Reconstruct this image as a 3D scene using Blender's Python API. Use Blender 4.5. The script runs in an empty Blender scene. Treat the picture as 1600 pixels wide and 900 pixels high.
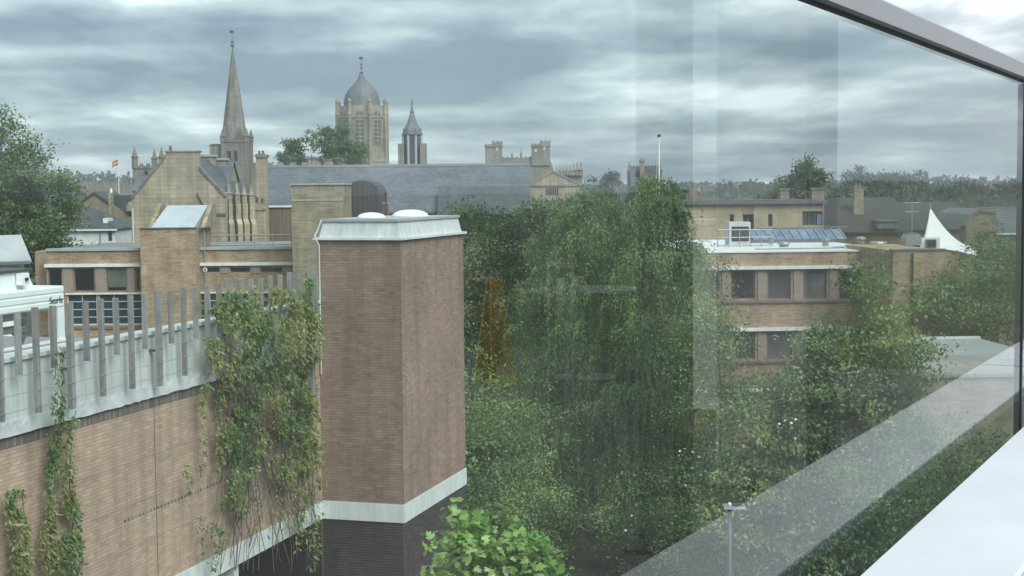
import bpy, bmesh, math, random
import numpy as np
from mathutils import Matrix, Vector, noise as mnoise

rng = np.random.default_rng(7)
random.seed(7)
scene = bpy.context.scene
COL = scene.collection

# ------------------------------------------------------------------ camera
EYE = 16.0                       # eye height over the street, standing on a roof terrace
FPX = 2300.0                     # focal length for a picture 1600 wide
ROLL = 0.009
PITCH = math.atan(155 / FPX)
_c = math.sqrt(1 - ROLL * ROLL)
r0 = np.array([1.0, 0, 0]); u0 = np.array([0, math.sin(PITCH), math.cos(PITCH)])
FW = np.array([0, math.cos(PITCH), -math.sin(PITCH)])
RT = _c * r0 - ROLL * u0; UP = _c * u0 + ROLL * r0
CAM = np.array([0, 0, EYE])
cam_data = bpy.data.cameras.new('camera'); cam = bpy.data.objects.new('camera', cam_data)
COL.objects.link(cam)
cam_data.sensor_width = 36; cam_data.lens = FPX / 1600 * 36
cam_data.clip_start = 0.05; cam_data.clip_end = 12000
cam.matrix_world = Matrix(((RT[0], UP[0], -FW[0], 0), (RT[1], UP[1], -FW[1], 0), (RT[2], UP[2], -FW[2], EYE), (0, 0, 0, 1)))
scene.camera = cam

def ray(px, py):
    return FW + RT * (px - 800) / FPX + UP * (450 - py) / FPX
def at(px, py, Y):               # the point that stands Y metres ahead, seen at that place of a 1600 x 900 picture
    d = ray(px, py); return CAM + d * (Y / d[1])

# ------------------------------------------------------------------ sky, sun, exposure
SUN_EL, SUN_AZ = math.radians(48), math.radians(140)     # azimuth clockwise from straight ahead: behind, to the right
world = bpy.data.worlds.new('World'); scene.world = world; world.use_nodes = True
def build_sky():
    nt = world.node_tree; nt.nodes.clear(); N = nt.nodes.new; L = nt.links.new
    out = N('ShaderNodeOutputWorld'); bg = N('ShaderNodeBackground'); bg.inputs['Strength'].default_value = 0.1
    sky = N('ShaderNodeTexSky'); sky.sky_type = 'NISHITA'; sky.sun_disc = False
    sky.sun_elevation = SUN_EL; sky.sun_rotation = SUN_AZ
    tc = N('ShaderNodeTexCoord'); sep = N('ShaderNodeSeparateXYZ'); L(tc.outputs['Generated'], sep.inputs[0])
    def math_(op, a, b=None, clamp=False):
        m = N('ShaderNodeMath'); m.operation = op; m.use_clamp = clamp
        for i, v in enumerate((a, b)):
            if v is None: continue
            if isinstance(v, (int, float)): m.inputs[i].default_value = v
            else: L(v, m.inputs[i])
        return m.outputs[0]
    z = math_('ADD', math_('MAXIMUM', sep.outputs['Z'], 0.0), 0.13)
    x = math_('DIVIDE', sep.outputs['X'], z); y = math_('DIVIDE', sep.outputs['Y'], z)
    def layer(sx, sy, ox, scale, detail, rough, dist):
        cb = N('ShaderNodeCombineXYZ')
        L(math_('ADD', math_('MULTIPLY', x, sx), ox), cb.inputs[0]); L(math_('MULTIPLY', y, sy), cb.inputs[1]); cb.inputs[2].default_value = ox * .37
        n = N('ShaderNodeTexNoise'); n.inputs['Scale'].default_value = scale; n.inputs['Detail'].default_value = detail
        n.inputs['Roughness'].default_value = rough; n.inputs['Distortion'].default_value = dist
        L(cb.outputs[0], n.inputs['Vector']); return n.outputs['Fac']
    big = layer(.55, .95, SKY_OX, 1.0, 3, .5, .3)
    fine = layer(2.5, 1.6, SKY_OX * .7, 1.0, 9, .57, .1)
    v = math_('ADD', math_('MULTIPLY', big, .69), math_('MULTIPLY', fine, .43))
    ramp = N('ShaderNodeValToRGB'); cr = ramp.color_ramp; L(v, ramp.inputs[0])
    cr.elements[0].position = .45; cr.elements[0].color = (.118, .152, .195, 1)
    cr.elements[1].position = .675; cr.elements[1].color = (.60, .63, .635, 1)
    e = cr.elements.new(.52); e.color = (.20, .24, .275, 1)
    e = cr.elements.new(.60); e.color = (.345, .385, .40, 1)
    vm = N('ShaderNodeVectorMath'); vm.operation = 'SCALE'; vm.inputs['Scale'].default_value = 10; L(ramp.outputs[0], vm.inputs[0])
    mix = N('ShaderNodeMix'); mix.data_type = 'RGBA'; mix.inputs['Factor'].default_value = .92
    L(sky.outputs[0], mix.inputs['A']); L(vm.outputs[0], mix.inputs['B'])
    L(mix.outputs['Result'], bg.inputs[0]); L(bg.outputs[0], out.inputs[0])
SKY_OX = 20.5
build_sky()
sd = bpy.data.lights.new('sun', 'SUN'); sd.energy = 2.2; sd.angle = math.radians(45); sd.color = (1, .96, .9)
sun = bpy.data.objects.new('sun', sd); COL.objects.link(sun)
sv = Vector((math.sin(SUN_AZ) * math.cos(SUN_EL), math.cos(SUN_AZ) * math.cos(SUN_EL), math.sin(SUN_EL)))
sun.rotation_euler = sv.to_track_quat('Z', 'Y').to_euler(); sun.location = sv * 200
vs = scene.view_settings; vs.view_transform = 'Standard'; vs.look = 'None'; vs.gamma = 1; vs.use_curve_mapping = False
vs.exposure = 1.12
scene.cycles.use_denoising = True
scene.cycles.max_bounces = 8; scene.cycles.transparent_max_bounces = 24
scene.cycles.caustics_reflective = False; scene.cycles.caustics_refractive = False

# ------------------------------------------------------------------ materials
MATS = {}
def new_mat(name):
    m = bpy.data.materials.new(name); m.use_nodes = True; nt = m.node_tree
    b = nt.nodes['Principled BSDF']; MATS[name] = m
    return m, nt, b
def ramp_node(nt, stops):
    r = nt.nodes.new('ShaderNodeValToRGB'); cr = r.color_ramp
    while len(cr.elements) < len(stops): cr.elements.new(.5)
    for e, (p, c) in zip(cr.elements, stops): e.position = p; e.color = (*c, 1)
    return r
def coords(nt, kind='Object', scale=(1, 1, 1)):
    tc = nt.nodes.new('ShaderNodeTexCoord'); mp = nt.nodes.new('ShaderNodeMapping'); mp.inputs['Scale'].default_value = scale
    nt.links.new(tc.outputs[kind], mp.inputs[0]); return mp.outputs[0]
def noise_node(nt, vec, scale, detail=5, rough=.6):
    n = nt.nodes.new('ShaderNodeTexNoise'); n.inputs['Scale'].default_value = scale
    n.inputs['Detail'].default_value = detail; n.inputs['Roughness'].default_value = rough
    nt.links.new(vec, n.inputs['Vector']); return n.outputs['Fac']
def bump(nt, b, h, strength=.3, dist=.02):
    n = nt.nodes.new('ShaderNodeBump'); n.inputs['Strength'].default_value = strength; n.inputs['Distance'].default_value = dist
    nt.links.new(h, n.inputs['Height']); nt.links.new(n.outputs[0], b.inputs['Normal'])
def mul(nt, a, b, fac=1.0, mode='MULTIPLY'):
    m = nt.nodes.new('ShaderNodeMix'); m.data_type = 'RGBA'; m.blend_type = mode; m.inputs['Factor'].default_value = fac
    nt.links.new(a, m.inputs['A']); nt.links.new(b, m.inputs['B']); return m.outputs['Result']
def weathered(name, c0, c1, scale=1.2, rough=.8, bmp=.15, streak=True, metal=0.0, stain=.35):
    """two tones in blotches, rain streaks down the face"""
    m, nt, b = new_mat(name)
    v = coords(nt); n = noise_node(nt, v, scale, 8, .62)
    r = ramp_node(nt, [(.3, c0), (.7, c1)]); nt.links.new(n, r.inputs[0]); col = r.outputs[0]
    if streak:
        s = noise_node(nt, coords(nt, 'Object', (5, 5, .35)), 1.3, 6, .6)
        r2 = ramp_node(nt, [(.35, (1 - stain,) * 3), (.62, (1, 1, 1))]); nt.links.new(s, r2.inputs[0])
        col = mul(nt, col, r2.outputs[0])
    nt.links.new(col, b.inputs['Base Color']); b.inputs['Roughness'].default_value = rough; b.inputs['Metallic'].default_value = metal
    if bmp: bump(nt, b, noise_node(nt, v, scale * 9, 6), bmp, .02)
    return m
def masonry(name, c0, c1, mortar, w=.225, h=.075, joint=.012, blotch=.5, rough=.9, offset=.5, stain=.3):
    """coursed masonry on upright faces, laid by x + y and z"""
    m, nt, b = new_mat(name)
    tc = nt.nodes.new('ShaderNodeTexCoord'); sp = nt.nodes.new('ShaderNodeSeparateXYZ'); nt.links.new(tc.outputs['Object'], sp.inputs[0])
    ad = nt.nodes.new('ShaderNodeMath'); ad.operation = 'ADD'; nt.links.new(sp.outputs[0], ad.inputs[0]); nt.links.new(sp.outputs[1], ad.inputs[1])
    cb = nt.nodes.new('ShaderNodeCombineXYZ'); nt.links.new(ad.outputs[0], cb.inputs[0]); nt.links.new(sp.outputs[2], cb.inputs[1])
    br = nt.nodes.new('ShaderNodeTexBrick'); nt.links.new(cb.outputs[0], br.inputs['Vector'])
    br.offset = offset
    br.inputs['Scale'].default_value = 1; br.inputs['Brick Width'].default_value = w; br.inputs['Row Height'].default_value = h
    br.inputs['Mortar Size'].default_value = joint; br.inputs['Bias'].default_value = 0
    br.inputs['Color1'].default_value = (*c0, 1); br.inputs['Color2'].default_value = (*c1, 1); br.inputs['Mortar'].default_value = (*mortar, 1)
    n = noise_node(nt, coords(nt), blotch, 8, .65); r = ramp_node(nt, [(.3, (.62, .60, .57)), (.7, (1.15, 1.13, 1.1))]); nt.links.new(n, r.inputs[0])
    col = mul(nt, br.outputs['Color'], r.outputs[0])
    s = noise_node(nt, coords(nt, 'Object', (1.6, 1.6, .12)), 1.1, 6, .6); r2 = ramp_node(nt, [(.35, (1 - stain,) * 3), (.6, (1, 1, 1))]); nt.links.new(s, r2.inputs[0])
    col = mul(nt, col, r2.outputs[0])
    if w < .3:      # kiln-burnt courses: tone changes along the courses
        k = noise_node(nt, coords(nt, 'Object', (.9, .9, 9)), 1.0, 5, .7); r5 = ramp_node(nt, [(.32, (.66, .62, .58)), (.5, (1, 1, 1)), (.7, (1.2, 1.18, 1.14))]); nt.links.new(k, r5.inputs[0]); col = mul(nt, col, r5.outputs[0])
    nt.links.new(col, b.inputs['Base Color']); b.inputs['Roughness'].default_value = rough
    inv = nt.nodes.new('ShaderNodeMath'); inv.operation = 'SUBTRACT'; inv.inputs[0].default_value = 1; nt.links.new(br.outputs['Fac'], inv.inputs[1])
    bump(nt, b, inv.outputs[0], .5, .01)
    return m
def slates(name, c0, c1, w=.35, h=.22):
    """rows of slates down a slope whose ridge runs along x"""
    m, nt, b = new_mat(name)
    br = nt.nodes.new('ShaderNodeTexBrick'); tc = nt.nodes.new('ShaderNodeTexCoord'); sp = nt.nodes.new('ShaderNodeSeparateXYZ')
    nt.links.new(tc.outputs['Object'], sp.inputs[0]); cb = nt.nodes.new('ShaderNodeCombineXYZ')
    ad = nt.nodes.new('ShaderNodeMath'); ad.operation = 'MULTIPLY_ADD'; nt.links.new(sp.outputs[1], ad.inputs[0]); ad.inputs[1].default_value = .3; nt.links.new(sp.outputs[0], ad.inputs[2])
    nt.links.new(ad.outputs[0], cb.inputs[0]); nt.links.new(sp.outputs[2], cb.inputs[1]); nt.links.new(cb.outputs[0], br.inputs['Vector'])
    br.inputs['Scale'].default_value = 1; br.inputs['Brick Width'].default_value = w; br.inputs['Row Height'].default_value = h
    br.inputs['Mortar Size'].default_value = .02; br.inputs['Color1'].default_value = (*c0, 1); br.inputs['Color2'].default_value = (*c1, 1)
    br.inputs['Mortar'].default_value = tuple(x * .55 for x in c0) + (1,)
    n = noise_node(nt, coords(nt), .6, 8, .65); r = ramp_node(nt, [(.3, (.7, .7, .7)), (.7, (1.15, 1.15, 1.12))]); nt.links.new(n, r.inputs[0])
    nt.links.new(mul(nt, br.outputs['Color'], r.outputs[0]), b.inputs['Base Color']); b.inputs['Roughness'].default_value = .55
    inv = nt.nodes.new('ShaderNodeMath'); inv.operation = 'SUBTRACT'; inv.inputs[0].default_value = 1; nt.links.new(br.outputs['Fac'], inv.inputs[1])
    bump(nt, b, inv.outputs[0], .4, .02)
    return m
def bricks(name, tones, source):
    """single bricks: each has its own tone ('island' for joined bricks, 'object' for separate ones)"""
    m, nt, b = new_mat(name)
    if source == 'island': g = nt.nodes.new('ShaderNodeNewGeometry'); o = g.outputs['Random Per Island']
    else: g = nt.nodes.new('ShaderNodeObjectInfo'); o = g.outputs['Random']
    k = len(tones); r = ramp_node(nt, [((i + .5) / k, t) for i, t in enumerate(tones)]); nt.links.new(o, r.inputs[0])
    gp = nt.nodes.new('ShaderNodeNewGeometry'); v = gp.outputs['Position']      # stains run across neighbouring bricks
    n = noise_node(nt, v, .42, 8, .68); r2 = ramp_node(nt, [(.30, (.74, .72, .71)), (.5, (.98, .97, .96)), (.70, (1.14, 1.12, 1.1))]); nt.links.new(n, r2.inputs[0])
    col = mul(nt, r.outputs[0], r2.outputs[0])
    mp = nt.nodes.new('ShaderNodeMapping'); mp.inputs['Scale'].default_value = (1.9, 1.9, .16); nt.links.new(v, mp.inputs[0])
    st = noise_node(nt, mp.outputs[0], 1.2, 6, .62); r4 = ramp_node(nt, [(.34, (.78, .77, .77)), (.56, (1, 1, 1))]); nt.links.new(st, r4.inputs[0]); col = mul(nt, col, r4.outputs[0])
    g2 = noise_node(nt, v, 28, 4, .6); r3 = ramp_node(nt, [(.3, (.82, .82, .82)), (.7, (1.1, 1.1, 1.1))]); nt.links.new(g2, r3.inputs[0])
    nt.links.new(mul(nt, col, r3.outputs[0]), b.inputs['Base Color']); b.inputs['Roughness'].default_value = .9
    return m
def leaf_mat(name, tones, gloss=.5, trans=.35):
    m, nt, b = new_mat(name)
    g = nt.nodes.new('ShaderNodeNewGeometry'); k = len(tones)
    r = ramp_node(nt, [((i + .5) / k, t) for i, t in enumerate(tones)])
    n = noise_node(nt, coords(nt), .5, 3, .5)
    a = nt.nodes.new('ShaderNodeMath'); a.operation = 'MULTIPLY_ADD'; nt.links.new(g.outputs['Random Per Island'], a.inputs[0]); a.inputs[1].default_value = .40
    s = nt.nodes.new('ShaderNodeMath'); s.operation = 'MULTIPLY_ADD'; nt.links.new(n, s.inputs[0]); s.inputs[1].default_value = 2.0; s.inputs[2].default_value = -.70
    nt.links.new(s.outputs[0], a.inputs[2]); nt.links.new(a.outputs[0], r.inputs[0])
    nt.links.new(r.outputs[0], b.inputs['Base Color']); b.inputs['Roughness'].default_value = gloss
    t = nt.nodes.new('ShaderNodeBsdfTranslucent'); nt.links.new(r.outputs[0], t.inputs[0])
    mx = nt.nodes.new('ShaderNodeMixShader'); mx.inputs[0].default_value = trans
    out = nt.nodes['Material Output']; nt.links.new(b.outputs[0], mx.inputs[1]); nt.links.new(t.outputs[0], mx.inputs[2]); nt.links.new(mx.outputs[0], out.inputs[0])
    return m
def plain(name, c, rough=.6, metal=0.0, spec=None, var=.12):
    m, nt, b = new_mat(name)
    n = noise_node(nt, coords(nt), 2.2, 6, .6); r = ramp_node(nt, [(.3, tuple(x * (1 - var) for x in c)), (.7, tuple(min(1, x * (1 + var)) for x in c))])
    nt.links.new(n, r.inputs[0]); nt.links.new(r.outputs[0], b.inputs['Base Color'])
    b.inputs['Roughness'].default_value = rough; b.inputs['Metallic'].default_value = metal
    if spec is not None: b.inputs['Specular IOR Level'].default_value = spec
    return m
def cladding(name, c0, c1, pitch):
    """upright boards or seams along x"""
    m, nt, b = new_mat(name)
    w = nt.nodes.new('ShaderNodeTexWave'); w.wave_type = 'BANDS'; w.bands_direction = 'X'; w.wave_profile = 'SAW'
    w.inputs['Scale'].default_value = .314 / pitch; nt.links.new(coords(nt), w.inputs['Vector'])
    r = ramp_node(nt, [(.0, tuple(x * .45 for x in c0)), (.12, c0), (1, c1)]); nt.links.new(w.outputs['Fac'], r.inputs[0])
    n = noise_node(nt, coords(nt, 'Object', (3, 3, .3)), 1.3, 6); r2 = ramp_node(nt, [(.3, (.72,) * 3), (.7, (1.1,) * 3)]); nt.links.new(n, r2.inputs[0])
    nt.links.new(mul(nt, r.outputs[0], r2.outputs[0]), b.inputs['Base Color']); b.inputs['Roughness'].default_value = .7
    bump(nt, b, w.outputs['Fac'], .4, .02)
    return m
def pane_mat(name, c, blind=None):
    m, nt, b = new_mat(name)
    n = noise_node(nt, coords(nt), .7, 3); r = ramp_node(nt, [(.3, tuple(x * .6 for x in c)), (.7, tuple(x * 1.4 for x in c))])
    nt.links.new(n, r.inputs[0]); nt.links.new(r.outputs[0], b.inputs['Base Color'])
    b.inputs['Roughness'].default_value = .06; b.inputs['Specular IOR Level'].default_value = .8
    bump(nt, b, noise_node(nt, coords(nt), 1.7, 2), .03, .05)
    return m

TAN = [(.45, .33, .25), (.49, .365, .28), (.41, .296, .225), (.53, .405, .318), (.46, .34, .258)]
RED = [(.30, .212, .172), (.335, .243, .198), (.262, .183, .15), (.37, .272, .225), (.31, .22, .18)]
DARK = [(.048, .038, .04), (.062, .048, .05), (.04, .032, .036), (.075, .058, .058)]
bricks('tan_brick', TAN, 'island'); bricks('tan_brick_single', TAN, 'object')
bricks('red_brick', RED, 'island'); bricks('red_brick_single', RED, 'object')
bricks('dark_brick', DARK, 'island'); bricks('soldier_brick', [(.16, .14, .125), (.21, .185, .165), (.12, .105, .095), (.26, .235, .21)], 'island')
weathered('mortar', (.19, .14, .108), (.27, .205, .158), 2, .95, .2, False)
weathered('pale_mortar', (.30, .27, .25), (.38, .35, .32), 2, .95, .2, False)
weathered('tower_mortar', (.105, .078, .066), (.15, .112, .095), 2, .95, .2, False)
weathered('grey_mortar', (.15, .13, .125), (.21, .185, .175), 2, .95, .2, False)
weathered('white_coat', (.50, .54, .545), (.66, .69, .69), .9, .55, .08, True, 0, .22)
weathered('white_band', (.60, .64, .65), (.72, .75, .75), 1.4, .6, .05, True, 0, .14)
weathered('lead_flash', (.42, .45, .46), (.62, .65, .66), 3.5, .5, .3, False)
weathered('old_timber', (.22, .212, .205), (.37, .36, .35), 2.2, .85, .3, True, 0, .4)
weathered('grey_roof', (.30, .32, .34), (.42, .44, .46), .5, .75, .1, False)
weathered('white_roof', (.58, .60, .60), (.76, .77, .76), .35, .6, .1, False)
weathered('deck', (.16, .165, .17), (.24, .245, .25), .5, .85, .1, False)
weathered('concrete', (.30, .30, .28), (.44, .43, .40), .5, .85, .2, True, 0, .25)
weathered('lead', (.105, .118, .135), (.17, .188, .205), .35, .68, .1, True, 0, .25)
weathered('zinc', (.44, .48, .52), (.58, .62, .66), .8, .4, .05, True, .2, .12)
masonry('ashlar', (.46, .405, .305), (.40, .35, .26), (.31, .27, .20), .75, .33, .018, .35, .9, .5, .35)
masonry('old_stone', (.36, .325, .26), (.31, .28, .225), (.24, .215, .17), .7, .32, .02, .3, .95, .5, .4)
masonry('grey_stone', (.27, .255, .225), (.22, .21, .185), (.16, .15, .135), .8, .4, .02, .25, .95, .5, .4)
masonry('far_stone', (.31, .295, .26), (.26, .25, .22), (.21, .20, .18), .9, .45, .02, .18, .95, .5, .3)
masonry('office_brick', (.39, .28, .19), (.52, .39, .27), (.42, .335, .255), .225, .075, .01, .8, .9, .5, .2)
masonry('pale_brick', (.40, .345, .255), (.34, .29, .21), (.31, .27, .21), .225, .075, .01, .8, .9, .5, .25)
masonry('cream_stone', (.56, .48, .34), (.51, .435, .31), (.45, .38, .27), .6, .3, .01, .3, .85, .5, .15)
masonry('house_brick', (.34, .28, .20), (.30, .245, .175), (.27, .235, .18), .225, .075, .01, .7, .9)
masonry('chimney_brick', (.25, .15, .10), (.30, .19, .13), (.22, .17, .13), .225, .075, .01, .8, .9)
slates('slate', (.10, .115, .14), (.14, .155, .18))
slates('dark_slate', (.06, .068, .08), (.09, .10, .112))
slates('tile_roof', (.045, .042, .043), (.07, .063, .06), .25, .2)
cladding('brown_cladding', (.17, .115, .085), (.21, .145, .105), .33)
cladding('dark_cladding', (.045, .045, .048), (.07, .07, .074), .3)
plain('white_paint', (.74, .76, .75), .45); plain('white_render', (.68, .70, .69), .8)
plain('brown_frame', (.20, .135, .115), .6); plain('tan_pier', (.30, .235, .205), .7)
plain('grey_frame', (.13, .14, .15), .45); plain('dark_metal', (.05, .055, .06), .45); plain('grey_metal', (.30, .32, .33), .4, .3)
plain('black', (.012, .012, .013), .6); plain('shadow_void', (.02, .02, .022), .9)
plain('sign_yellow', (.80, .54, .03), .5); plain('verdigris', (.16, .42, .36), .6)
plain('rail_metal', (.36, .375, .40), .38, .25, None, .05)
plain('gasket', (.018, .02, .026), .5)
weathered('coping_white', (.49, .525, .57), (.57, .605, .65), 2.6, .38, .04, False)
plain('unit_white', (.70, .75, .74), .4, 0, None, .06); plain('unit_steel', (.42, .44, .44), .35, .4)
plain('canvas', (.78, .79, .80), .65, 0, None, .05); plain('bark', (.10, .085, .065), .9, 0, None, .4); plain('pale_bark', (.36, .34, .30), .85, 0, None, .4)
plain('flag_red', (.50, .09, .05), .8); plain('flag_gold', (.62, .36, .06), .8)
plain('paving', (.085, .085, .09), .8); plain('dark_post', (.14, .145, .155), .6); plain('grey_post', (.26, .265, .28), .6)
plain('opal', (.80, .82, .82), .3, 0, None, .05)
pane_mat('glass_dark', (.012, .018, .028)); pane_mat('glass_blue', (.022, .042, .07)); pane_mat('glass_grey', (.055, .06, .065)); pane_mat('glass_sky', (.16, .24, .33))
pane_mat('glass_blind', (.13, .135, .125))
leaf_mat('birch_leaf', [(0.041, 0.098, 0.037), (0.083, 0.161, 0.056), (0.138, 0.231, 0.083), (0.213, 0.308, 0.113), (0.350, 0.421, 0.159)])
leaf_mat('ash_leaf', [(0.054, 0.111, 0.037), (0.094, 0.176, 0.058), (0.166, 0.258, 0.090), (0.254, 0.343, 0.127), (0.357, 0.417, 0.172)])
leaf_mat('plane_leaf', [(.093, .223, .041), (.158, .317, .061), (.234, .408, .102), (.352, .520, .168), (.558, .620, .372)], .4, .4)
leaf_mat('dark_leaf', [(0.028, 0.064, 0.028), (0.052, 0.105, 0.041), (0.093, 0.156, 0.056), (0.142, 0.215, 0.082)])
leaf_mat('oak_leaf', [(0.045, 0.095, 0.036), (0.082, 0.146, 0.051), (0.133, 0.204, 0.072), (0.203, 0.265, 0.097)])
leaf_mat('creeper_leaf', [(.044, .101, .027), (.081, .162, .040), (.138, .226, .061), (.212, .292, .084), (.282, .242, .101), (.322, .383, .151)], .45)
leaf_mat('far_leaf', [(0.027, 0.044, 0.024), (0.045, 0.063, 0.031), (0.065, 0.083, 0.040)])
def ground_mat():
    m, nt, b = new_mat('ground_cover'); v = coords(nt)
    n = noise_node(nt, v, .12, 9, .65); r = ramp_node(nt, [(.3, (.022, .036, .012)), (.5, (.04, .062, .02)), (.68, (.085, .082, .045)), (.78, (.12, .105, .07))]); nt.links.new(n, r.inputs[0])
    g = noise_node(nt, v, 14, 5, .7); r2 = ramp_node(nt, [(.3, (.6,) * 3), (.7, (1.2,) * 3)]); nt.links.new(g, r2.inputs[0])
    nt.links.new(mul(nt, r.outputs[0], r2.outputs[0]), b.inputs['Base Color']); b.inputs['Roughness'].default_value = .95
    bump(nt, b, g, .6, .05)
ground_mat()
def pane_glass():
    """clear float glass with a green body tint; mirror share grows towards grazing angles as in real glass"""
    for nm, refl in (('float_glass', True), ('float_glass_back', False)):
        m, nt, b = new_mat(nm); nt.nodes.remove(b); out = nt.nodes['Material Output']; N = nt.nodes.new; L = nt.links.new
        tr = N('ShaderNodeBsdfTransparent'); tr.inputs[0].default_value = GLASS_TINT if refl else (.985, .995, .99, 1)
        if not refl: L(tr.outputs[0], out.inputs[0]); continue
        gl = N('ShaderNodeBsdfGlossy'); gl.inputs['Roughness'].default_value = .0
        geo = N('ShaderNodeNewGeometry'); d = N('ShaderNodeVectorMath'); d.operation = 'DOT_PRODUCT'; L(geo.outputs['Incoming'], d.inputs[0]); L(geo.outputs['Normal'], d.inputs[1])
        def mt(op, a, bb):
            q = N('ShaderNodeMath'); q.operation = op
            for i, v in enumerate((a, bb)):
                if v is None: continue
                if isinstance(v, (int, float)): q.inputs[i].default_value = v
                else: L(v, q.inputs[i])
            return q.outputs[0]
        cosi = mt('ABSOLUTE', d.outputs['Value'], None)
        f5 = mt('POWER', mt('SUBTRACT', 1.0, cosi), 4.5)
        R = mt('MULTIPLY_ADD', f5, .95); R.node.inputs[2].default_value = .075
        dirt = noise_node(nt, coords(nt, 'Object', (1, 1, .6)), 2.3, 7, .7)
        df = N('ShaderNodeBsdfDiffuse'); df.inputs[0].default_value = (.75, .78, .78, 1)
        mx = N('ShaderNodeMixShader'); L(R, mx.inputs[0]); L(tr.outputs[0], mx.inputs[1]); L(gl.outputs[0], mx.inputs[2])
        rr = ramp_node(nt, [(.45, (DUST[0],) * 3), (.75, (DUST[1],) * 3)]); L(dirt, rr.inputs[0])
        m2 = N('ShaderNodeMixShader'); L(rr.outputs[0], m2.inputs[0]); L(mx.outputs[0], m2.inputs[1]); L(df.outputs[0], m2.inputs[2])
        L(m2.outputs[0], out.inputs[0])
GLASS_TINT = (.86, .958, .955, 1); DUST = (.006, .020)
pane_glass()

# ------------------------------------------------------------------ mesh helpers
class G:
    def __init__(s): s.v = []; s.f = []
    def add(s, vs, fs):
        o = len(s.v); s.v += [tuple(map(float, p)) for p in vs]; s.f += [tuple(o + i for i in q) for q in fs]; return s
    def box(s, x0, x1, y0, y1, z0, z1):
        return s.add([(x0, y0, z0), (x1, y0, z0), (x1, y1, z0), (x0, y1, z0), (x0, y0, z1), (x1, y0, z1), (x1, y1, z1), (x0, y1, z1)],
                     [(0, 3, 2, 1), (4, 5, 6, 7), (0, 1, 5, 4), (1, 2, 6, 5), (2, 3, 7, 6), (3, 0, 4, 7)])
    def prism(s, poly, y0, y1):              # outline in x-z, along y
        n = len(poly)
        return s.add([(x, y0, z) for x, z in poly] + [(x, y1, z) for x, z in poly],
                     [tuple(range(n)), tuple(range(2 * n - 1, n - 1, -1))] + [(i, i + n, (i + 1) % n + n, (i + 1) % n) for i in range(n)])
    def prismx(s, poly, x0, x1):             # outline in y-z, along x
        n = len(poly)
        return s.add([(x0, y, z) for y, z in poly] + [(x1, y, z) for y, z in poly],
                     [tuple(range(n)), tuple(range(2 * n - 1, n - 1, -1))] + [(i, i + n, (i + 1) % n + n, (i + 1) % n) for i in range(n)])
    def prismz(s, poly, z0, z1):
        n = len(poly)
        return s.add([(x, y, z0) for x, y in poly] + [(x, y, z1) for x, y in poly],
                     [tuple(range(n)), tuple(range(2 * n - 1, n - 1, -1))] + [(i, i + n, (i + 1) % n + n, (i + 1) % n) for i in range(n)])
    def lathe(s, cx, cy, prof, n=8, rot=0.0):
        vs = []; fs = []; k = len(prof)
        for r, z in prof:
            for i in range(n):
                a = rot + 2 * math.pi * i / n; vs.append((cx + max(r, .001) * math.cos(a), cy + max(r, .001) * math.sin(a), z))
        for j in range(k - 1):
            for i in range(n): i2 = (i + 1) % n; fs.append((j * n + i, j * n + i2, (j + 1) * n + i2, (j + 1) * n + i))
        fs.append(tuple(range(n - 1, -1, -1))); fs.append(tuple((k - 1) * n + i for i in range(n)))
        return s.add(vs, fs)
    def tube(s, pts, rad, n=6):
        pts = [Vector(p) for p in pts]; vs = []; fs = []
        if not hasattr(rad, '__len__'): rad = [rad] * len(pts)
        for j, p in enumerate(pts):
            t = (pts[min(j + 1, len(pts) - 1)] - pts[max(j - 1, 0)]).normalized()
            a = t.cross(Vector((0, 0, 1)) if abs(t.z) < .9 else Vector((1, 0, 0))).normalized(); b = t.cross(a)
            for i in range(n):
                q = 2 * math.pi * i / n; vs.append(p + (a * math.cos(q) + b * math.sin(q)) * rad[j])
        for j in range(len(pts) - 1):
            for i in range(n): i2 = (i + 1) % n; fs.append((j * n + i, j * n + i2, (j + 1) * n + i2, (j + 1) * n + i))
        fs.append(tuple(range(n - 1, -1, -1))); fs.append(tuple((len(pts) - 1) * n + i for i in range(n)))
        return s.add(vs, fs)
    def mesh(s, name, smooth=False):
        me = bpy.data.meshes.new(name); me.from_pydata(s.v, [], s.f)
        bm = bmesh.new(); bm.from_mesh(me); bmesh.ops.recalc_face_normals(bm, faces=bm.faces); bm.to_mesh(me); bm.free()
        if smooth: me.polygons.foreach_set('use_smooth', [True] * len(me.polygons))
        return me
def crenel(x0, x1, z0, zlow, ztop, n):
    """battlement outline in x-z"""
    w = (x1 - x0) / (2 * n + 1); p = [(x0, z0)]
    for i in range(2 * n + 1):
        z = ztop if i % 2 == 0 else zlow; p += [(x0 + i * w, z), (x0 + (i + 1) * w, z)]
    return p + [(x1, z0)]
def obj(name, me, mat, parent=None, label=None, kind=None):
    o = bpy.data.objects.new(name, me); COL.objects.link(o)
    if mat and not me.materials: me.materials.append(MATS[mat])
    if parent is not None: o.parent = parent
    if label: o['label'] = label
    if kind: o['kind'] = kind
    return o

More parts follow.
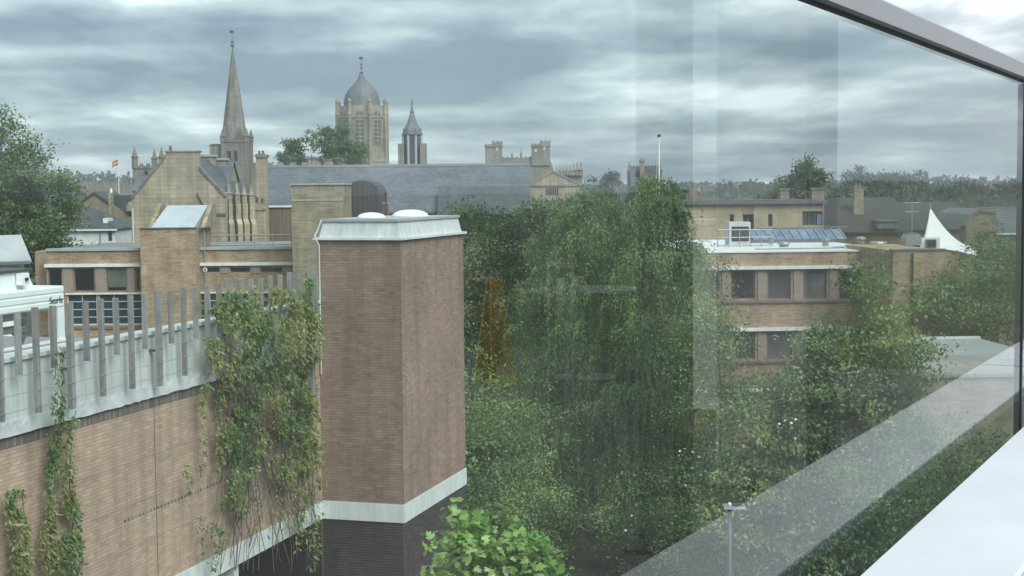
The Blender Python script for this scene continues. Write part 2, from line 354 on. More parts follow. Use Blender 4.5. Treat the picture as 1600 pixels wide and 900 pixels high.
class T:
    """a thing: an Empty at its base; parts are drawn in its own frame (x along the front, y away from the viewer, z up)"""
    def __init__(s, name, label, cat, x, y, ang=0.0, group=None, z=0.0):
        s.e = bpy.data.objects.new(name, None); COL.objects.link(s.e); s.e.location = (x, y, z); s.e.rotation_euler = (0, 0, ang)
        s.e.empty_display_size = .3
        s.e['label'] = label; s.e['category'] = cat
        if group: s.e['group'] = group
        s.o = np.array([x, y, z]); s.x = np.array([math.cos(ang), math.sin(ang), 0]); s.y = np.array([-math.sin(ang), math.cos(ang), 0])
    def px(s, px, py, yo=0.0):
        d = ray(px, py); t = ((s.o - CAM) @ s.y + yo) / (d @ s.y); p = CAM + d * t - s.o
        return float(p @ s.x), float(p[2])
    def part(s, name, g, mat, parent=None, smooth=False, label=None, kind=None):
        return obj(name, g.mesh(name, smooth) if isinstance(g, G) else g, mat, parent or s.e, label, kind)
    def rect(s, x0, y0, x1, y1, yo=0.0):     # picture box -> (x0, x1, z0, z1) on the front
        xm, ym = (x0 + x1) / 2, (y0 + y1) / 2
        return (s.px(x0, ym, yo)[0], s.px(x1, ym, yo)[0], s.px(xm, y1, yo)[1], s.px(xm, y0, yo)[1])
    def wall(s, name, x0, x1, z0, z1, y0, y1, holes, mat, deep=.25, parent=None):
        """a block whose front has real openings"""
        g = G(); xs = sorted({x0, x1, *[h[0] for h in holes], *[h[1] for h in holes]}); zs = sorted({z0, z1, *[h[2] for h in holes], *[h[3] for h in holes]})
        for i in range(len(xs) - 1):
            for j in range(len(zs) - 1):
                xm, zm = (xs[i] + xs[i + 1]) / 2, (zs[j] + zs[j + 1]) / 2
                if any(h[0] < xm < h[1] and h[2] < zm < h[3] for h in holes): continue
                g.add([(xs[i], y0, zs[j]), (xs[i + 1], y0, zs[j]), (xs[i + 1], y0, zs[j + 1]), (xs[i], y0, zs[j + 1])], [(0, 1, 2, 3)])
        for a, b, c, d in holes:
            q = y0 + deep
            g.add([(a, y0, c), (b, y0, c), (b, y0, d), (a, y0, d), (a, q, c), (b, q, c), (b, q, d), (a, q, d)], [(0, 1, 5, 4), (1, 2, 6, 5), (2, 3, 7, 6), (3, 0, 4, 7), (4, 5, 6, 7)])
        g.add([(x0, y0, z0), (x1, y0, z0), (x1, y1, z0), (x0, y1, z0), (x0, y0, z1), (x1, y0, z1), (x1, y1, z1), (x0, y1, z1)], [(0, 3, 2, 1), (4, 5, 6, 7), (1, 2, 6, 5), (2, 3, 7, 6), (3, 0, 4, 7)])
        me = bpy.data.meshes.new(name); me.from_pydata(g.v, [], g.f)
        bm = bmesh.new(); bm.from_mesh(me); bmesh.ops.remove_doubles(bm, verts=bm.verts, dist=1e-4); bm.to_mesh(me); bm.free()
        return s.part(name, me, mat, parent)
    def window(s, h, y0, frame='grey_frame', pane='glass_dark', fw=.06, inset=.12, mull=0, trans=0, parent=None):
        a, b, c, d = h; g = G(); q0, q1 = y0 + inset - .04, y0 + inset + .03
        e = .004
        g.prism([(a + e, c + e), (b - e, c + e), (b - e, d - e), (a + e, d - e)], q0, q0 + .001) if False else None
        g.box(a + e, b - e, q0, q1, c + e, c + fw); g.box(a + e, b - e, q0, q1, d - fw, d - e)
        g.box(a + e, a + fw, q0, q1, c + fw, d - fw); g.box(b - fw, b - e, q0, q1, c + fw, d - fw)
        for i in range(mull): x = a + (b - a) * (i + 1) / (mull + 1); g.box(x - fw * .4, x + fw * .4, q0 + .005, q1, c + fw, d - fw)
        for i in range(trans): z = c + (d - c) * (i + 1) / (trans + 1); g.box(a + fw, b - fw, q0 + .008, q1, z - fw * .35, z + fw * .35)
        w = s.part('window', g, frame, parent)
        s.part('pane', G().box(a + fw * .6, b - fw * .6, q1 - .02, q1 + .01, c + fw * .6, d - fw * .6), pane, w)
        return w
def tag(o, label, cat=None, group=None, kind=None):
    if label: o['label'] = label
    if cat: o['category'] = cat
    if group: o['group'] = group
    if kind: o['kind'] = kind
    return o

def pinnacle(g, x, y, z, w, h, shaft=.45):
    """square shaft, moulded neck, tapering crocketed top"""
    a = w / 2; hs = h * shaft
    g.lathe(x, y, [(a * 1.41, z), (a * 1.41, z + hs), (a * 1.85, z + hs + .02 * h), (a * 1.85, z + hs + .06 * h), (a * 1.2, z + hs + .08 * h),
                   (a * .78, z + hs + .55 * (h - hs)), (a * .22, z + h * .955), (a * .42, z + h * .965), (a * .3, z + h)], 4, math.pi / 4)
    return g

# ------------------------------------------------------------------ leaves and trees
def unit(a): return a / np.maximum(np.linalg.norm(a, axis=-1, keepdims=True), 1e-9)
def leaf_mesh(name, P, D, Nn, L, W, mat, shape='oval'):
    n = len(P); S = unit(np.cross(D, Nn)); Nn = np.cross(S, D); L = np.broadcast_to(L, n)[:, None]; W = np.broadcast_to(W, n)[:, None]
    if shape == 'oval':
        V = np.stack([P, P + D * L * .45 + S * W * .5 + Nn * W * .12, P + D * L, P + D * L * .45 - S * W * .5 + Nn * W * .12], 1); k = 4
    else:  # five-lobed
        pts = [(0, 0), (.12, .42), (.38, .5), (.42, .22), (.78, .36), (.72, .14), (1, 0), (.72, -.14), (.78, -.36), (.42, -.22), (.38, -.5), (.12, -.42)]
        V = np.stack([P + D * L * a + S * W * b + Nn * L * (.10 * abs(b) * 2 - .12 * a * a) for a, b in pts], 1); k = len(pts)
    me = bpy.data.meshes.new(name); me.vertices.add(n * k); me.vertices.foreach_set('co', V.reshape(-1).astype(np.float32))
    me.loops.add(n * k); me.loops.foreach_set('vertex_index', np.arange(n * k, dtype=np.int32))
    me.polygons.add(n); me.polygons.foreach_set('loop_start', np.arange(0, n * k, k, dtype=np.int32)); me.polygons.foreach_set('loop_total', np.full(n, k, dtype=np.int32))
    me.update(calc_edges=True); me.materials.append(MATS[mat]); return me
def tree_thing(name, label, base, group=None):
    t = T(name, label, 'tree', base[0], base[1], 0, group, base[2] if len(base) > 2 else 0.0); return t
def limbs(base_z, tips, h0, r, bend=.25, seed=0):
    """trunk from the ground and limbs that leave it and curve to their tips"""
    g = G(); R = random.Random(seed); top = max(t[2] for t in tips) * .8
    tr = [(R.uniform(-.02, .02) * top * (i > 0), R.uniform(-.02, .02) * top * (i > 0), top * i / 6) for i in range(7)]
    g.tube(tr, [r * (1 - .82 * i / 6) for i in range(7)], 8)
    for t in tips:
        z = h0 + (min(t[2] * .72, top * .9) - h0) * R.uniform(.25, .95); k = z / top * 6; i = min(int(k), 5); f = k - i
        a = Vector(tr[i]).lerp(Vector(tr[i + 1]), f); b = Vector(t); m = a.lerp(b, .5) + Vector((R.uniform(-bend, bend), R.uniform(-bend, bend), R.uniform(0, bend) * 2))
        rr = r * (1 - .8 * z / top) * .6
        g.tube([a, a.lerp(m, .5), m, m.lerp(b, .5) + Vector((0, 0, bend * .3)), b], [rr, rr * .8, rr * .6, rr * .4, rr * .14], 5)
    return g
def lobes_tree(name, label, base, lobes, ncl, per, leaf, mat, r=.3, bark='bark', seed=1, spread=.35, gap=.42, droop=.15, group=None, shape='oval', inner=.25):
    """lobes: (x, y, z, rx, ry, rz) round the trunk base; twig clumps through their outer shell, with gaps"""
    q = np.random.default_rng(seed); t = tree_thing(name, label, base, group); LB = np.array(lobes, float)
    vol = LB[:, 3] * LB[:, 5] + LB[:, 4] * LB[:, 5]; nb = max(12, ncl // 5); pick = q.choice(len(LB), nb * 3, p=vol / vol.sum())
    d = unit(q.normal(size=(nb * 3, 3))); rad = np.where(q.random(nb * 3) < inner, q.uniform(.3, .8, nb * 3), q.uniform(.78, 1.04, nb * 3))
    C = LB[pick, :3] + d * LB[pick, 3:6] * rad[:, None]
    sc = 1.6 / max(.8, LB[:, 3:6].mean() * .55)
    keep = np.array([mnoise.noise(Vector(c) * sc + Vector((seed * 3.1, 0, 0))) * .5 + .5 > gap - .08 for c in C]) & (C[:, 2] > .3); C = C[keep][:nb]; dd = d[keep][:nb]
    C = np.repeat(C, 5, 0) + q.normal(size=(len(C) * 5, 3)) * spread * np.array([1.5, 1.5, .75]); dd = np.repeat(dd, 5, 0)
    n = len(C) * per; idx = np.repeat(np.arange(len(C)), per)
    P = C[idx] + q.normal(size=(n, 3)) * spread * np.array([.8, .8, .5]); out = unit(dd[idx] + np.array([0, 0, .25]))
    D = unit(out * .5 + q.normal(size=(n, 3)) * .7 + np.array([0, 0, -droop])); Nn = unit(np.array([0, 0, 1.0]) + out * .5 + q.normal(size=(n, 3)) * .45)
    L = leaf * q.uniform(.7, 1.3, n)
    t.part('trunk', limbs(0, [tuple(l[:3] + np.array([0, 0, .2 * l[5]])) for l in LB], .18 * LB[:, 2].max(), r, seed=seed), bark)
    t.part('crown', leaf_mesh('crown', P, D, Nn, L, L * (.55 if shape == 'oval' else 1.0), mat, shape), mat)
    return t
def weeping_tree(name, label, base, height, prof, nstr, leaf, mat, seed=1, r=.22, bark='pale_bark', squash=1.0, slen=(.7, 2.4), group=None, gap=.40, nl=26):
    """prof(h 0..1) -> crown radius; hanging twigs strung with small leaves, from arching limbs"""
    q = np.random.default_rng(seed); t = tree_thing(name, label, base, group)
    S = []; nsp = nstr // 9      # sprays: bunches of twigs from one bough end
    while len(S) < nsp:
        h = q.uniform(.12, 1) ** .9; a = q.uniform(0, 2 * math.pi); rr = prof(h)
        lump = 1 + .34 * mnoise.noise(Vector((math.cos(a) * 1.7, math.sin(a) * 1.7, h * 5 + seed)))
        f = math.sqrt(q.uniform(.12, 1)); x, y, z = rr * f * lump * math.cos(a), rr * f * lump * math.sin(a) * squash, h * height
        if mnoise.noise(Vector((x, y, z)) * .62 + Vector((seed, 0, 0))) * .5 + .5 < gap * (.4 + .6 * f): continue
        S.append((x, y, z, math.cos(a), math.sin(a)))
    S = np.repeat(np.array(S), 9, 0); nstr = len(S); S[:, :3] += q.normal(size=(nstr, 3)) * np.array([.26, .26, .16])
    ln = q.uniform(*slen, nstr); idx = np.repeat(np.arange(nstr), nl); n = nstr * nl; k = np.tile(np.linspace(0, 1, nl), nstr)
    sw = q.normal(size=(nstr, 2)) * .12 + S[:, 3:5] * .38
    P = S[idx, :3] + np.stack([sw[idx, 0] * np.sin(k * 1.6), sw[idx, 1] * np.sin(k * 1.6), .16 * np.sin(k * 2.2) - k * k * ln[idx] * .75 - k * ln[idx] * .25], 1) + q.normal(size=(n, 3)) * .04
    P[:, 2] = np.maximum(P[:, 2], .25)
    D = unit(np.array([0, 0, -.9]) + q.normal(size=(n, 3)) * .45); Nn = unit(q.normal(size=(n, 3)) * .8 + np.concatenate([S[idx, 3:5] * 1.2, np.full((n, 1), .5)], 1))
    L = leaf * q.uniform(.65, 1.4, n)
    tips = [(prof(h) * .62 * math.cos(a), prof(h) * .62 * math.sin(a) * squash, h * height) for h, a in [(.30 + .62 * i / 13, i * 2.4 + seed) for i in range(14)]]
    t.part('trunk', limbs(0, tips, .12 * height, r, .5, seed), bark)
    t.part('crown', leaf_mesh('crown', P, D, Nn, L, L * .42, mat), mat)
    return t

# ------------------------------------------------------------------ ground and hills
def structure(name, g, mat): return tag(obj(name, g.mesh(name), mat), None, None, None, 'structure')
structure('ground', G().add([(-4000, -300, 0), (4000, -300, 0), (4000, 9000, 0), (-4000, 9000, 0)], [(0, 1, 2, 3)]), 'ground_cover')
def hills():
    g = G(); xs = np.linspace(-1500, 1500, 90); rows = []
    for j, (Y, f) in enumerate([(900, 0), (1150, .55), (1500, 1), (2100, 1.05)]):
        rows.append([(x * Y / 1500, Y, f * max(2, (13 + 6 * mnoise.noise(Vector((x * .0022, 3.3, 0))) + 4 * mnoise.noise(Vector((x * .011, 7, 0))) + 13 * min(1, max(0, (-x - 150) / 250))))) for x in xs])
    n = len(xs); vs = [p for r in rows for p in r]
    g.add(vs, [(j * n + i, j * n + i + 1, (j + 1) * n + i + 1, (j + 1) * n + i) for j in range(3) for i in range(n - 1)])
    structure('hills', g, 'ground_cover'); return rows
HR = hills()
def far_woods():
    q = np.random.default_rng(5); n = 26000; P = []
    xs = q.uniform(-.5, .5, n); f = q.uniform(0, 1, n)
    for x, k in zip(xs, f):
        Y = 1050 + 480 * k; u = x * 3000 / 2; r = HR[1]; r2 = HR[2]; i = int((x + .5) * 88); z = r[i][2] + (r2[i][2] - r[i][2]) * min(1, max(0, (Y - 1150) / 350))
        c = mnoise.noise(Vector((x * 140, k * 9, 0)))
        P.append((x * 3000 * Y / 1500 * .98, Y, z * (Y > 1150) + (r[i][2] * (Y <= 1150)) * .9 + 3 + 7 * abs(c) + q.uniform(-4, 2)))
    P = np.array(P); D = unit(q.normal(size=(n, 3)) + np.array([0, -.2, .3])); Nn = unit(q.normal(size=(n, 3)) * .6 + np.array([0, -.5, .8])); L = q.uniform(3, 6.5, n)
    tag(obj('distant_woods', leaf_mesh('distant_woods', P, D, Nn, L, L * .8, 'far_leaf'), 'far_leaf'), 'blue green wooded hills along the far horizon', 'woods', None, 'stuff')
far_woods()

# ------------------------------------------------------------------ car park wall and stair tower (near, left)
CA = (-5.27, 40.0); CANG = math.atan2(.9605, .2785)      # wall runs away from the viewer along its own x
def brick_rows(x0, x1, z0, z1, pitch=.225, course=.075, seed=0):
    R = random.Random(seed); out = []; n = int(round((z1 - z0) / course))
    for j in range(n):
        z = z0 + j * course; x = x0 - (.1125 if j % 2 else 0)
        while x < x1 - .02:
            a, b = max(x, x0) + .0012, min(x + pitch, x1) - .0012
            if b - a > .04: out.append((a, b, z + .004, z + course - .004, R.uniform(.0015, .004)))
            x += pitch
    return out
def brick_mesh(name, rows, mat, plane):
    """rows on plane ('y', 0): face at y = 0 looking to -y; ('x', W): face at x = W looking to +x"""
    n = len(rows); A = np.array(rows); V = np.zeros((n, 8, 3)); i0 = [0, 1, 1, 0]
    for k in range(4):
        u = A[:, i0[k]]; w = A[:, 2 + (k > 1)]
        for dpt, s in ((0, k), (1, k + 4)):
            off = -A[:, 4] if dpt == 0 else np.full(n, .03)
            if plane[0] == 'y': V[:, s] = np.stack([u, plane[1] + off, w], 1)
            else: V[:, s] = np.stack([plane[1] - off, u, w], 1)
    F = np.array([(0, 1, 2, 3), (1, 0, 4, 5), (2, 1, 5, 6), (3, 2, 6, 7), (0, 3, 7, 4)]); Fa = (F[None] + (np.arange(n) * 8)[:, None, None]).reshape(-1)
    me = bpy.data.meshes.new(name); me.vertices.add(n * 8); me.vertices.foreach_set('co', V.reshape(-1).astype(np.float32)); nf = n * 5
    me.loops.add(nf * 4); me.loops.foreach_set('vertex_index', Fa.astype(np.int32)); me.polygons.add(nf)
    me.polygons.foreach_set('loop_start', np.arange(0, nf * 4, 4, dtype=np.int32)); me.polygons.foreach_set('loop_total', np.full(nf, 4, dtype=np.int32)); me.polygons.foreach_set('use_smooth', np.zeros(nf, dtype=bool))
    me.update(calc_edges=True); me.materials.append(MATS[mat]); return me
def single_bricks(t, rows, mat, plane):
    full = brick_mesh('brick', [(-.1113, .1113, -.0335, .0335, .004)], mat, (plane[0], 0.0))
    for a, b, c, d, q in rows:
        o = bpy.data.objects.new('brick', full); COL.objects.link(o); o.parent = t.e
        u, w = (a + b) / 2, (c + d) / 2
        o.location = (u, plane[1] + .004 - q, w) if plane[0] == 'y' else (plane[1] - .004 + q, u, w)

def car_park():
    t = T('car_park', 'tan brick car park wall with white upper parapet, running up to the brown stair tower', 'car park', CA[0], CA[1], CANG)
    X0 = -19.0; zb, zt = 7.5, 11.6
    t.part('wall', G().box(X0, -.004, .0005, .35, zb, zt), 'mortar')
    jx = t.px(243, 740)[0]
    rows = brick_rows(X0, jx - .012, zb, zt - .225, seed=1) + brick_rows(jx + .012, -.005, zb, zt - .225, seed=2)
    t.part('movement_joint', G().box(jx - .009, jx + .009, -.001, .01, zb, zt - .23), 'black')
    seen = [r for r in rows if abs(r[1] - r[0] - .2226) < .003]
    seen = [r for r in seen if -13.9 < r[0] < -9 and r[2] > 8.9]
    seen.sort(key=lambda r: abs(r[0] + 13.2) + .6 * abs(r[2] - 10.5)); seen = seen[:300]; ids = {r[:3] for r in seen}
    single_bricks(t, seen, 'tan_brick_single', ('y', 0.0))
    rest = [r for r in rows if r[:3] not in ids]
    t.part('brickwork', brick_mesh('brickwork', rest, 'tan_brick', ('y', 0.0)), 'tan_brick', kind='stuff')
    # dark soldier course under the parapet, and a row of recessed vents
    sol = []; x = X0
    while x < -.1: sol.append((x + .006, x + .069, zt - .218, zt - .006, .012)); x += .075
    t.part('soldier_course', brick_mesh('soldier_course', sol, 'soldier_brick', ('y', 0.0)), 'soldier_brick', kind='stuff')
    vz = 9.15; g = G()
    for i in range(44): g.box(-10.2 + i * .15, -10.2 + i * .15 + .07, -.013, .01, vz, vz + .055)
    t.part('vent_course', g, 'soldier_brick', kind='stuff')
    # parapet
    up = t.part('parapet', G().prismx([(-.06, zt), (-.06, zt + .035), (-.03, zt + .30), (-.02, 12.95), (-.07, 12.95), (-.07, 13.03), (.32, 13.03), (.32, zt)], X0, -.02), 'white_coat')
    g = G()
    for i in range(20): x = -18.6 + i * .93; g.box(x, x + .012, -.034, -.012, zt + .31, 12.94)
    t.part('seam', g, 'lead_flash', up, kind='stuff')
    g = G(); q = random.Random(3)
    xs = np.linspace(X0, -.05, 110); vs = []; 
    for x in xs: o = q.uniform(-.02, .035); vs += [(x, -.075 - o * .4, zt + .01 + q.uniform(-.02, .012)), (x, -.062 - o * .3, zt + .15 + q.uniform(-.03, .04)), (x, -.052, zt + .265)]
    g.add(vs, [(3 * i + k, 3 * i + k + 1, 3 * i + k + 4, 3 * i + k + 3) for i in range(len(xs) - 1) for k in (0, 1)])
    t.part('flashing', g, 'lead_flash', up)
    t.part('deck', G().box(X0, -.05, .33, 16, 11.5, 11.85), 'deck')
    # storey below the wall: white slab edge, open dark bays
    t.part('slab_edge', G().box(X0, -.004, -.03, .6, 7.0, zb - .003), 'white_band')
    g = G()
    for x in (-15.6, -11.7, -7.8, -5.1): g.box(x - .12, x + .12, .05, .45, 0, 7.0)
    for i, x in enumerate((-15.6, -11.7, -7.8, -5.1)):
        t.part('column', G().box(x - .12, x + .12, .05, .45, 0, 6.99), 'white_band')
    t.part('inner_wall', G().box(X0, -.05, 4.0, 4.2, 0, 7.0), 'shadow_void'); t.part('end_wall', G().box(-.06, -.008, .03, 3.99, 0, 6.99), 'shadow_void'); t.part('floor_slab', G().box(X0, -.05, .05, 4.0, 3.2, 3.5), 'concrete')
    # slatted timber screen fixed to the parapet, its own thing
    f = T('slatted_screen', 'weathered grey timber slats of two lengths standing along the white parapet', 'fence', CA[0], CA[1], CANG)
    x_ref = f.px(107, 560, -.2)[0]; k = -5; q = random.Random(9)
    while True:
        x = x_ref + k * .553
        if x > -.35: break
        wide = k % 6 == 0; long_ = (k % 6) in (0, 2, 4); w = .066 if wide else .041
        zb_ = 11.86 if wide else (11.95 if long_ else 12.72); zt_ = 13.88 + q.uniform(-.02, .03) + (.03 if wide else 0)
        lean = q.uniform(-.015, .015)
        f.part('slat', G().add([(x - w, -.30, zb_), (x + w, -.30, zb_), (x + w, -.20, zb_), (x - w, -.20, zb_), (x - w + lean, -.30, zt_), (x + w + lean, -.30, zt_), (x + w + lean, -.20, zt_), (x - w + lean, -.20, zt_)],
               [(0, 3, 2, 1), (4, 5, 6, 7), (0, 1, 5, 4), (1, 2, 6, 5), (2, 3, 7, 6), (3, 0, 4, 7)]), 'old_timber')
        if wide: f.part('bracket', G().box(x - .03, x + .03, -.20, -.02, 12.6, 12.66), 'dark_metal')
        k += 1
    for z in (12.08, 12.38, 12.7):
        pts = [(X0 + i * 1.2, -.315, z + .012 * math.sin(i * 2.1)) for i in range(16)]; f.part('wire', G().tube(pts, .006, 4), 'grey_metal')
    for z in (8.6, 9.5, 10.4):
        pts = [(X0 + i * 1.2, -.06, z + .012 * math.sin(i * 1.7)) for i in range(16)]; t.part('wire', G().tube(pts, .004, 4), 'grey_metal')
    xp = f.px(486, 500, -.36)[0]; f.part('post', G().box(xp - .07, xp + .07, -.42, -.30, 10.6, 13.95), 'old_timber')
    return t
car_park()

def climber(name, label, blobs, n, leaf, seed, stems, thick=.5):
    t = T(name, label, 'climbing plant', CA[0], CA[1], CANG); q = np.random.default_rng(seed)
    area = np.array([b[2] * b[3] * (b[4] if len(b) > 4 else 1) for b in blobs]); pk = q.choice(len(blobs), n, p=area / area.sum()); P = np.zeros((n, 3)); keep = np.ones(n, bool)
    for i, k in enumerate(pk):
        b = blobs[k]; a = q.uniform(0, 6.283); r = math.sqrt(q.random()) ** .85; px = b[0] + b[2] * r * math.cos(a); py = b[1] + b[3] * r * math.sin(a)
        x, z = t.px(px, py, -.25); th = thick * (1.05 - r) * min(1, b[2] / 40) + .10
        nv = mnoise.noise(Vector((x * 2.0, z * 1.5, seed))); nv2 = mnoise.noise(Vector((x * 5, z * 3, seed + 4)))
        P[i] = (x, -.16 - th * (.35 + .65 * q.random()) * (1 + .8 * nv), z - .06 * abs(nv2)); keep[i] = nv + .8 * nv2 > (-.12 + .25 * max(0, (py - 600) / 250) if seed == 11 else -.4) and x < -.02
        if z > 11.6: P[i, 1] -= .16
    P = P[keep]; m = len(P)
    D = unit(np.array([0, -.35, -.75]) + q.normal(size=(m, 3)) * .5); Nn = unit(np.array([0, -.8, .6]) + q.normal(size=(m, 3)) * .5); L = leaf * q.uniform(.6, 1.4, m)
    t.part('foliage', leaf_mesh('foliage', P, D, Nn, L, L * .38, 'creeper_leaf'), 'creeper_leaf')
    g = G(); R = random.Random(seed)
    for (xa, ya, xb, yb) in stems:
        a = t.px(xa, ya, -.1); b = t.px(xb, yb, -.1); pts = []
        for i in range(9): f = i / 8; pts.append((a[0] + (b[0] - a[0]) * f + R.uniform(-.07, .07), -.10 - R.uniform(0, .14) - (.1 if a[1] + (b[1] - a[1]) * f > 11.55 else 0), a[1] + (b[1] - a[1]) * f))
        g.tube(pts, [R.uniform(.006, .014)] * 9, 4)
    t.part('stem', g, 'bark', kind='stuff')
_R = random.Random(4)
climber('climbing_plant', 'large leafy creeper hanging over parapet and wall beside the brown tower', 
        [(400, 480, 78, 34), (355, 520, 42, 50), (430, 530, 66, 70), (336, 580, 20, 45, .7), (420, 600, 74, 90), (470, 520, 22, 90), (472, 630, 22, 90), (380, 670, 34, 55), (455, 690, 36, 70), (350, 730, 14, 60), (376, 750, 20, 60),
         (484, 700, 20, 90, .7), (352, 650, 18, 50, .7), (332, 850, 17, 40, .6), (481, 840, 18, 55, .8), (425, 770, 55, 70, .22), (458, 780, 26, 50, .35), (318, 570, 14, 60, .5), (288, 750, 10, 26, .4), (305, 800, 12, 30, .3), (312, 680, 10, 60, .35), (498, 740, 12, 90, .5), (330, 470, 30, 20, .4)],
        26000, .12, 11, [( _R.uniform(325, 490), _R.uniform(560, 640), _R.uniform(330, 492), _R.uniform(770, 900)) for _ in range(90)])
climber('climbing_plant', 'pair of thin creeper strands trailing down the tan brick wall', 
        [(82, 570, 9, 30, .5), (80, 625, 9, 30, .6), (84, 690, 9, 50, .8), (106, 690, 7, 45, .7), (82, 745, 10, 40, .8), (108, 760, 9, 45), (80, 800, 8, 40), (75, 850, 12, 45), (112, 815, 14, 50), (116, 865, 14, 40), (96, 862, 10, 30)],
        2600, .11, 12, [(82, 560, 84, 700), (84, 650, 80, 900), (106, 640, 108, 900), (100, 680, 116, 880), (78, 700, 70, 900)], .25)
climber('climbing_plant', 'short creeper strand climbing at the far end of the tan brick wall', 
        [(28, 785, 16, 22), (32, 830, 14, 34), (34, 878, 14, 30), (10, 800, 6, 40, .3)], 1100, .11, 13, [(30, 765, 30, 900), (24, 775, 36, 900)], .25)

TANG = math.atan2(-.2785, .9605)
def stair_tower():
    t = T('stair_tower', 'brown brick stair tower with white capping and white band, free corner towards the trees', 'tower', CA[0], CA[1], TANG)
    W, D = 2.385, 5.42; zt = 14.66
    t.part('wall', G().box(.0005, W - .0005, .0005, D, 7.5, zt), 'tower_mortar')
    t.part('base_wall', G().box(.0005, W - .0005, .0005, D, 0, 7.0), 'grey_mortar')
    t.part('band', G().box(-.02, W + .03, -.03, D + .02, 7.0, 7.5 - .002), 'white_band')
    fl = brick_rows(.005, W - .005, 7.5, zt - .01, seed=5); fr = brick_rows(.0, D, 7.5, zt - .01, seed=6)
    full = [r for r in fl if abs(r[1] - r[0] - .2226) < .003]; full.sort(key=lambda r: -r[2]); full = full[:300]; ids = {r[:3] for r in full}
    single_bricks(t, full, 'red_brick_single', ('y', 0.0))
    t.part('front_brickwork', brick_mesh('front_brickwork', [r for r in fl if r[:3] not in ids], 'red_brick', ('y', 0.0)), 'red_brick', kind='stuff')
    t.part('side_brickwork', brick_mesh('side_brickwork', fr, 'red_brick', ('x', W)), 'red_brick', kind='stuff')
    t.part('base_brickwork', brick_mesh('base_brickwork', brick_rows(.005, W - .005, 3.0, 6.99, seed=7), 'dark_brick', ('y', 0.0)), 'dark_brick', kind='stuff')
    t.part('base_side_brickwork', brick_mesh('base_side_brickwork', brick_rows(0, D, 3.0, 6.99, seed=8), 'dark_brick', ('x', W)), 'dark_brick', kind='stuff')
    cap = t.part('capping', G().box(-.10, W + .10, -.10, D + .10, zt, zt + .065), 'white_band')
    # splayed upstand, set back
    b0, b1, h = .03, .12, .50
    vs = []
    for i, z in ((b0, zt + .065), (b1, zt + .065 + h - .07)): vs += [(i, i, z), (W - i, i, z), (W - i, D - i, z), (i, D - i, z)]
    t.part('upstand', G().add(vs, [(0, 1, 5, 4), (1, 2, 6, 5), (2, 3, 7, 6), (3, 0, 4, 7), (4, 5, 6, 7)]), 'white_coat', cap)
    z2 = zt + .065 + h - .07
    t.part('roof', G().box(b1 - .05, W - b1 + .05, b1 - .05, D - b1 + .05, z2, z2 + .07), 'grey_roof', cap)
    for (px, r) in ((580, .38), (641, .52)):
        yo = 1.5 if r < .5 else 3.4; x = t.px(px, 335, yo)[0]
        d = t.part('rooflight', G().lathe(x, yo, [(r * 1.06, z2 + .07), (r * 1.06, z2 + .10), (r, z2 + .10)] + [(r * math.cos(a), z2 + .10 + r * .33 * math.sin(a)) for a in [i * .1963 for i in range(1, 9)]], 20), 'opal', cap, True)
    pipe = t.part('downpipe', G().tube([(.10, .05, z2 + .05), (.0, -.05, z2 - .28), (-.04, -.10, zt + .12), (.07, -.07, zt - .15), (.07, -.07, 11.0)], .022, 6), 'white_coat')
    return t
stair_tower()

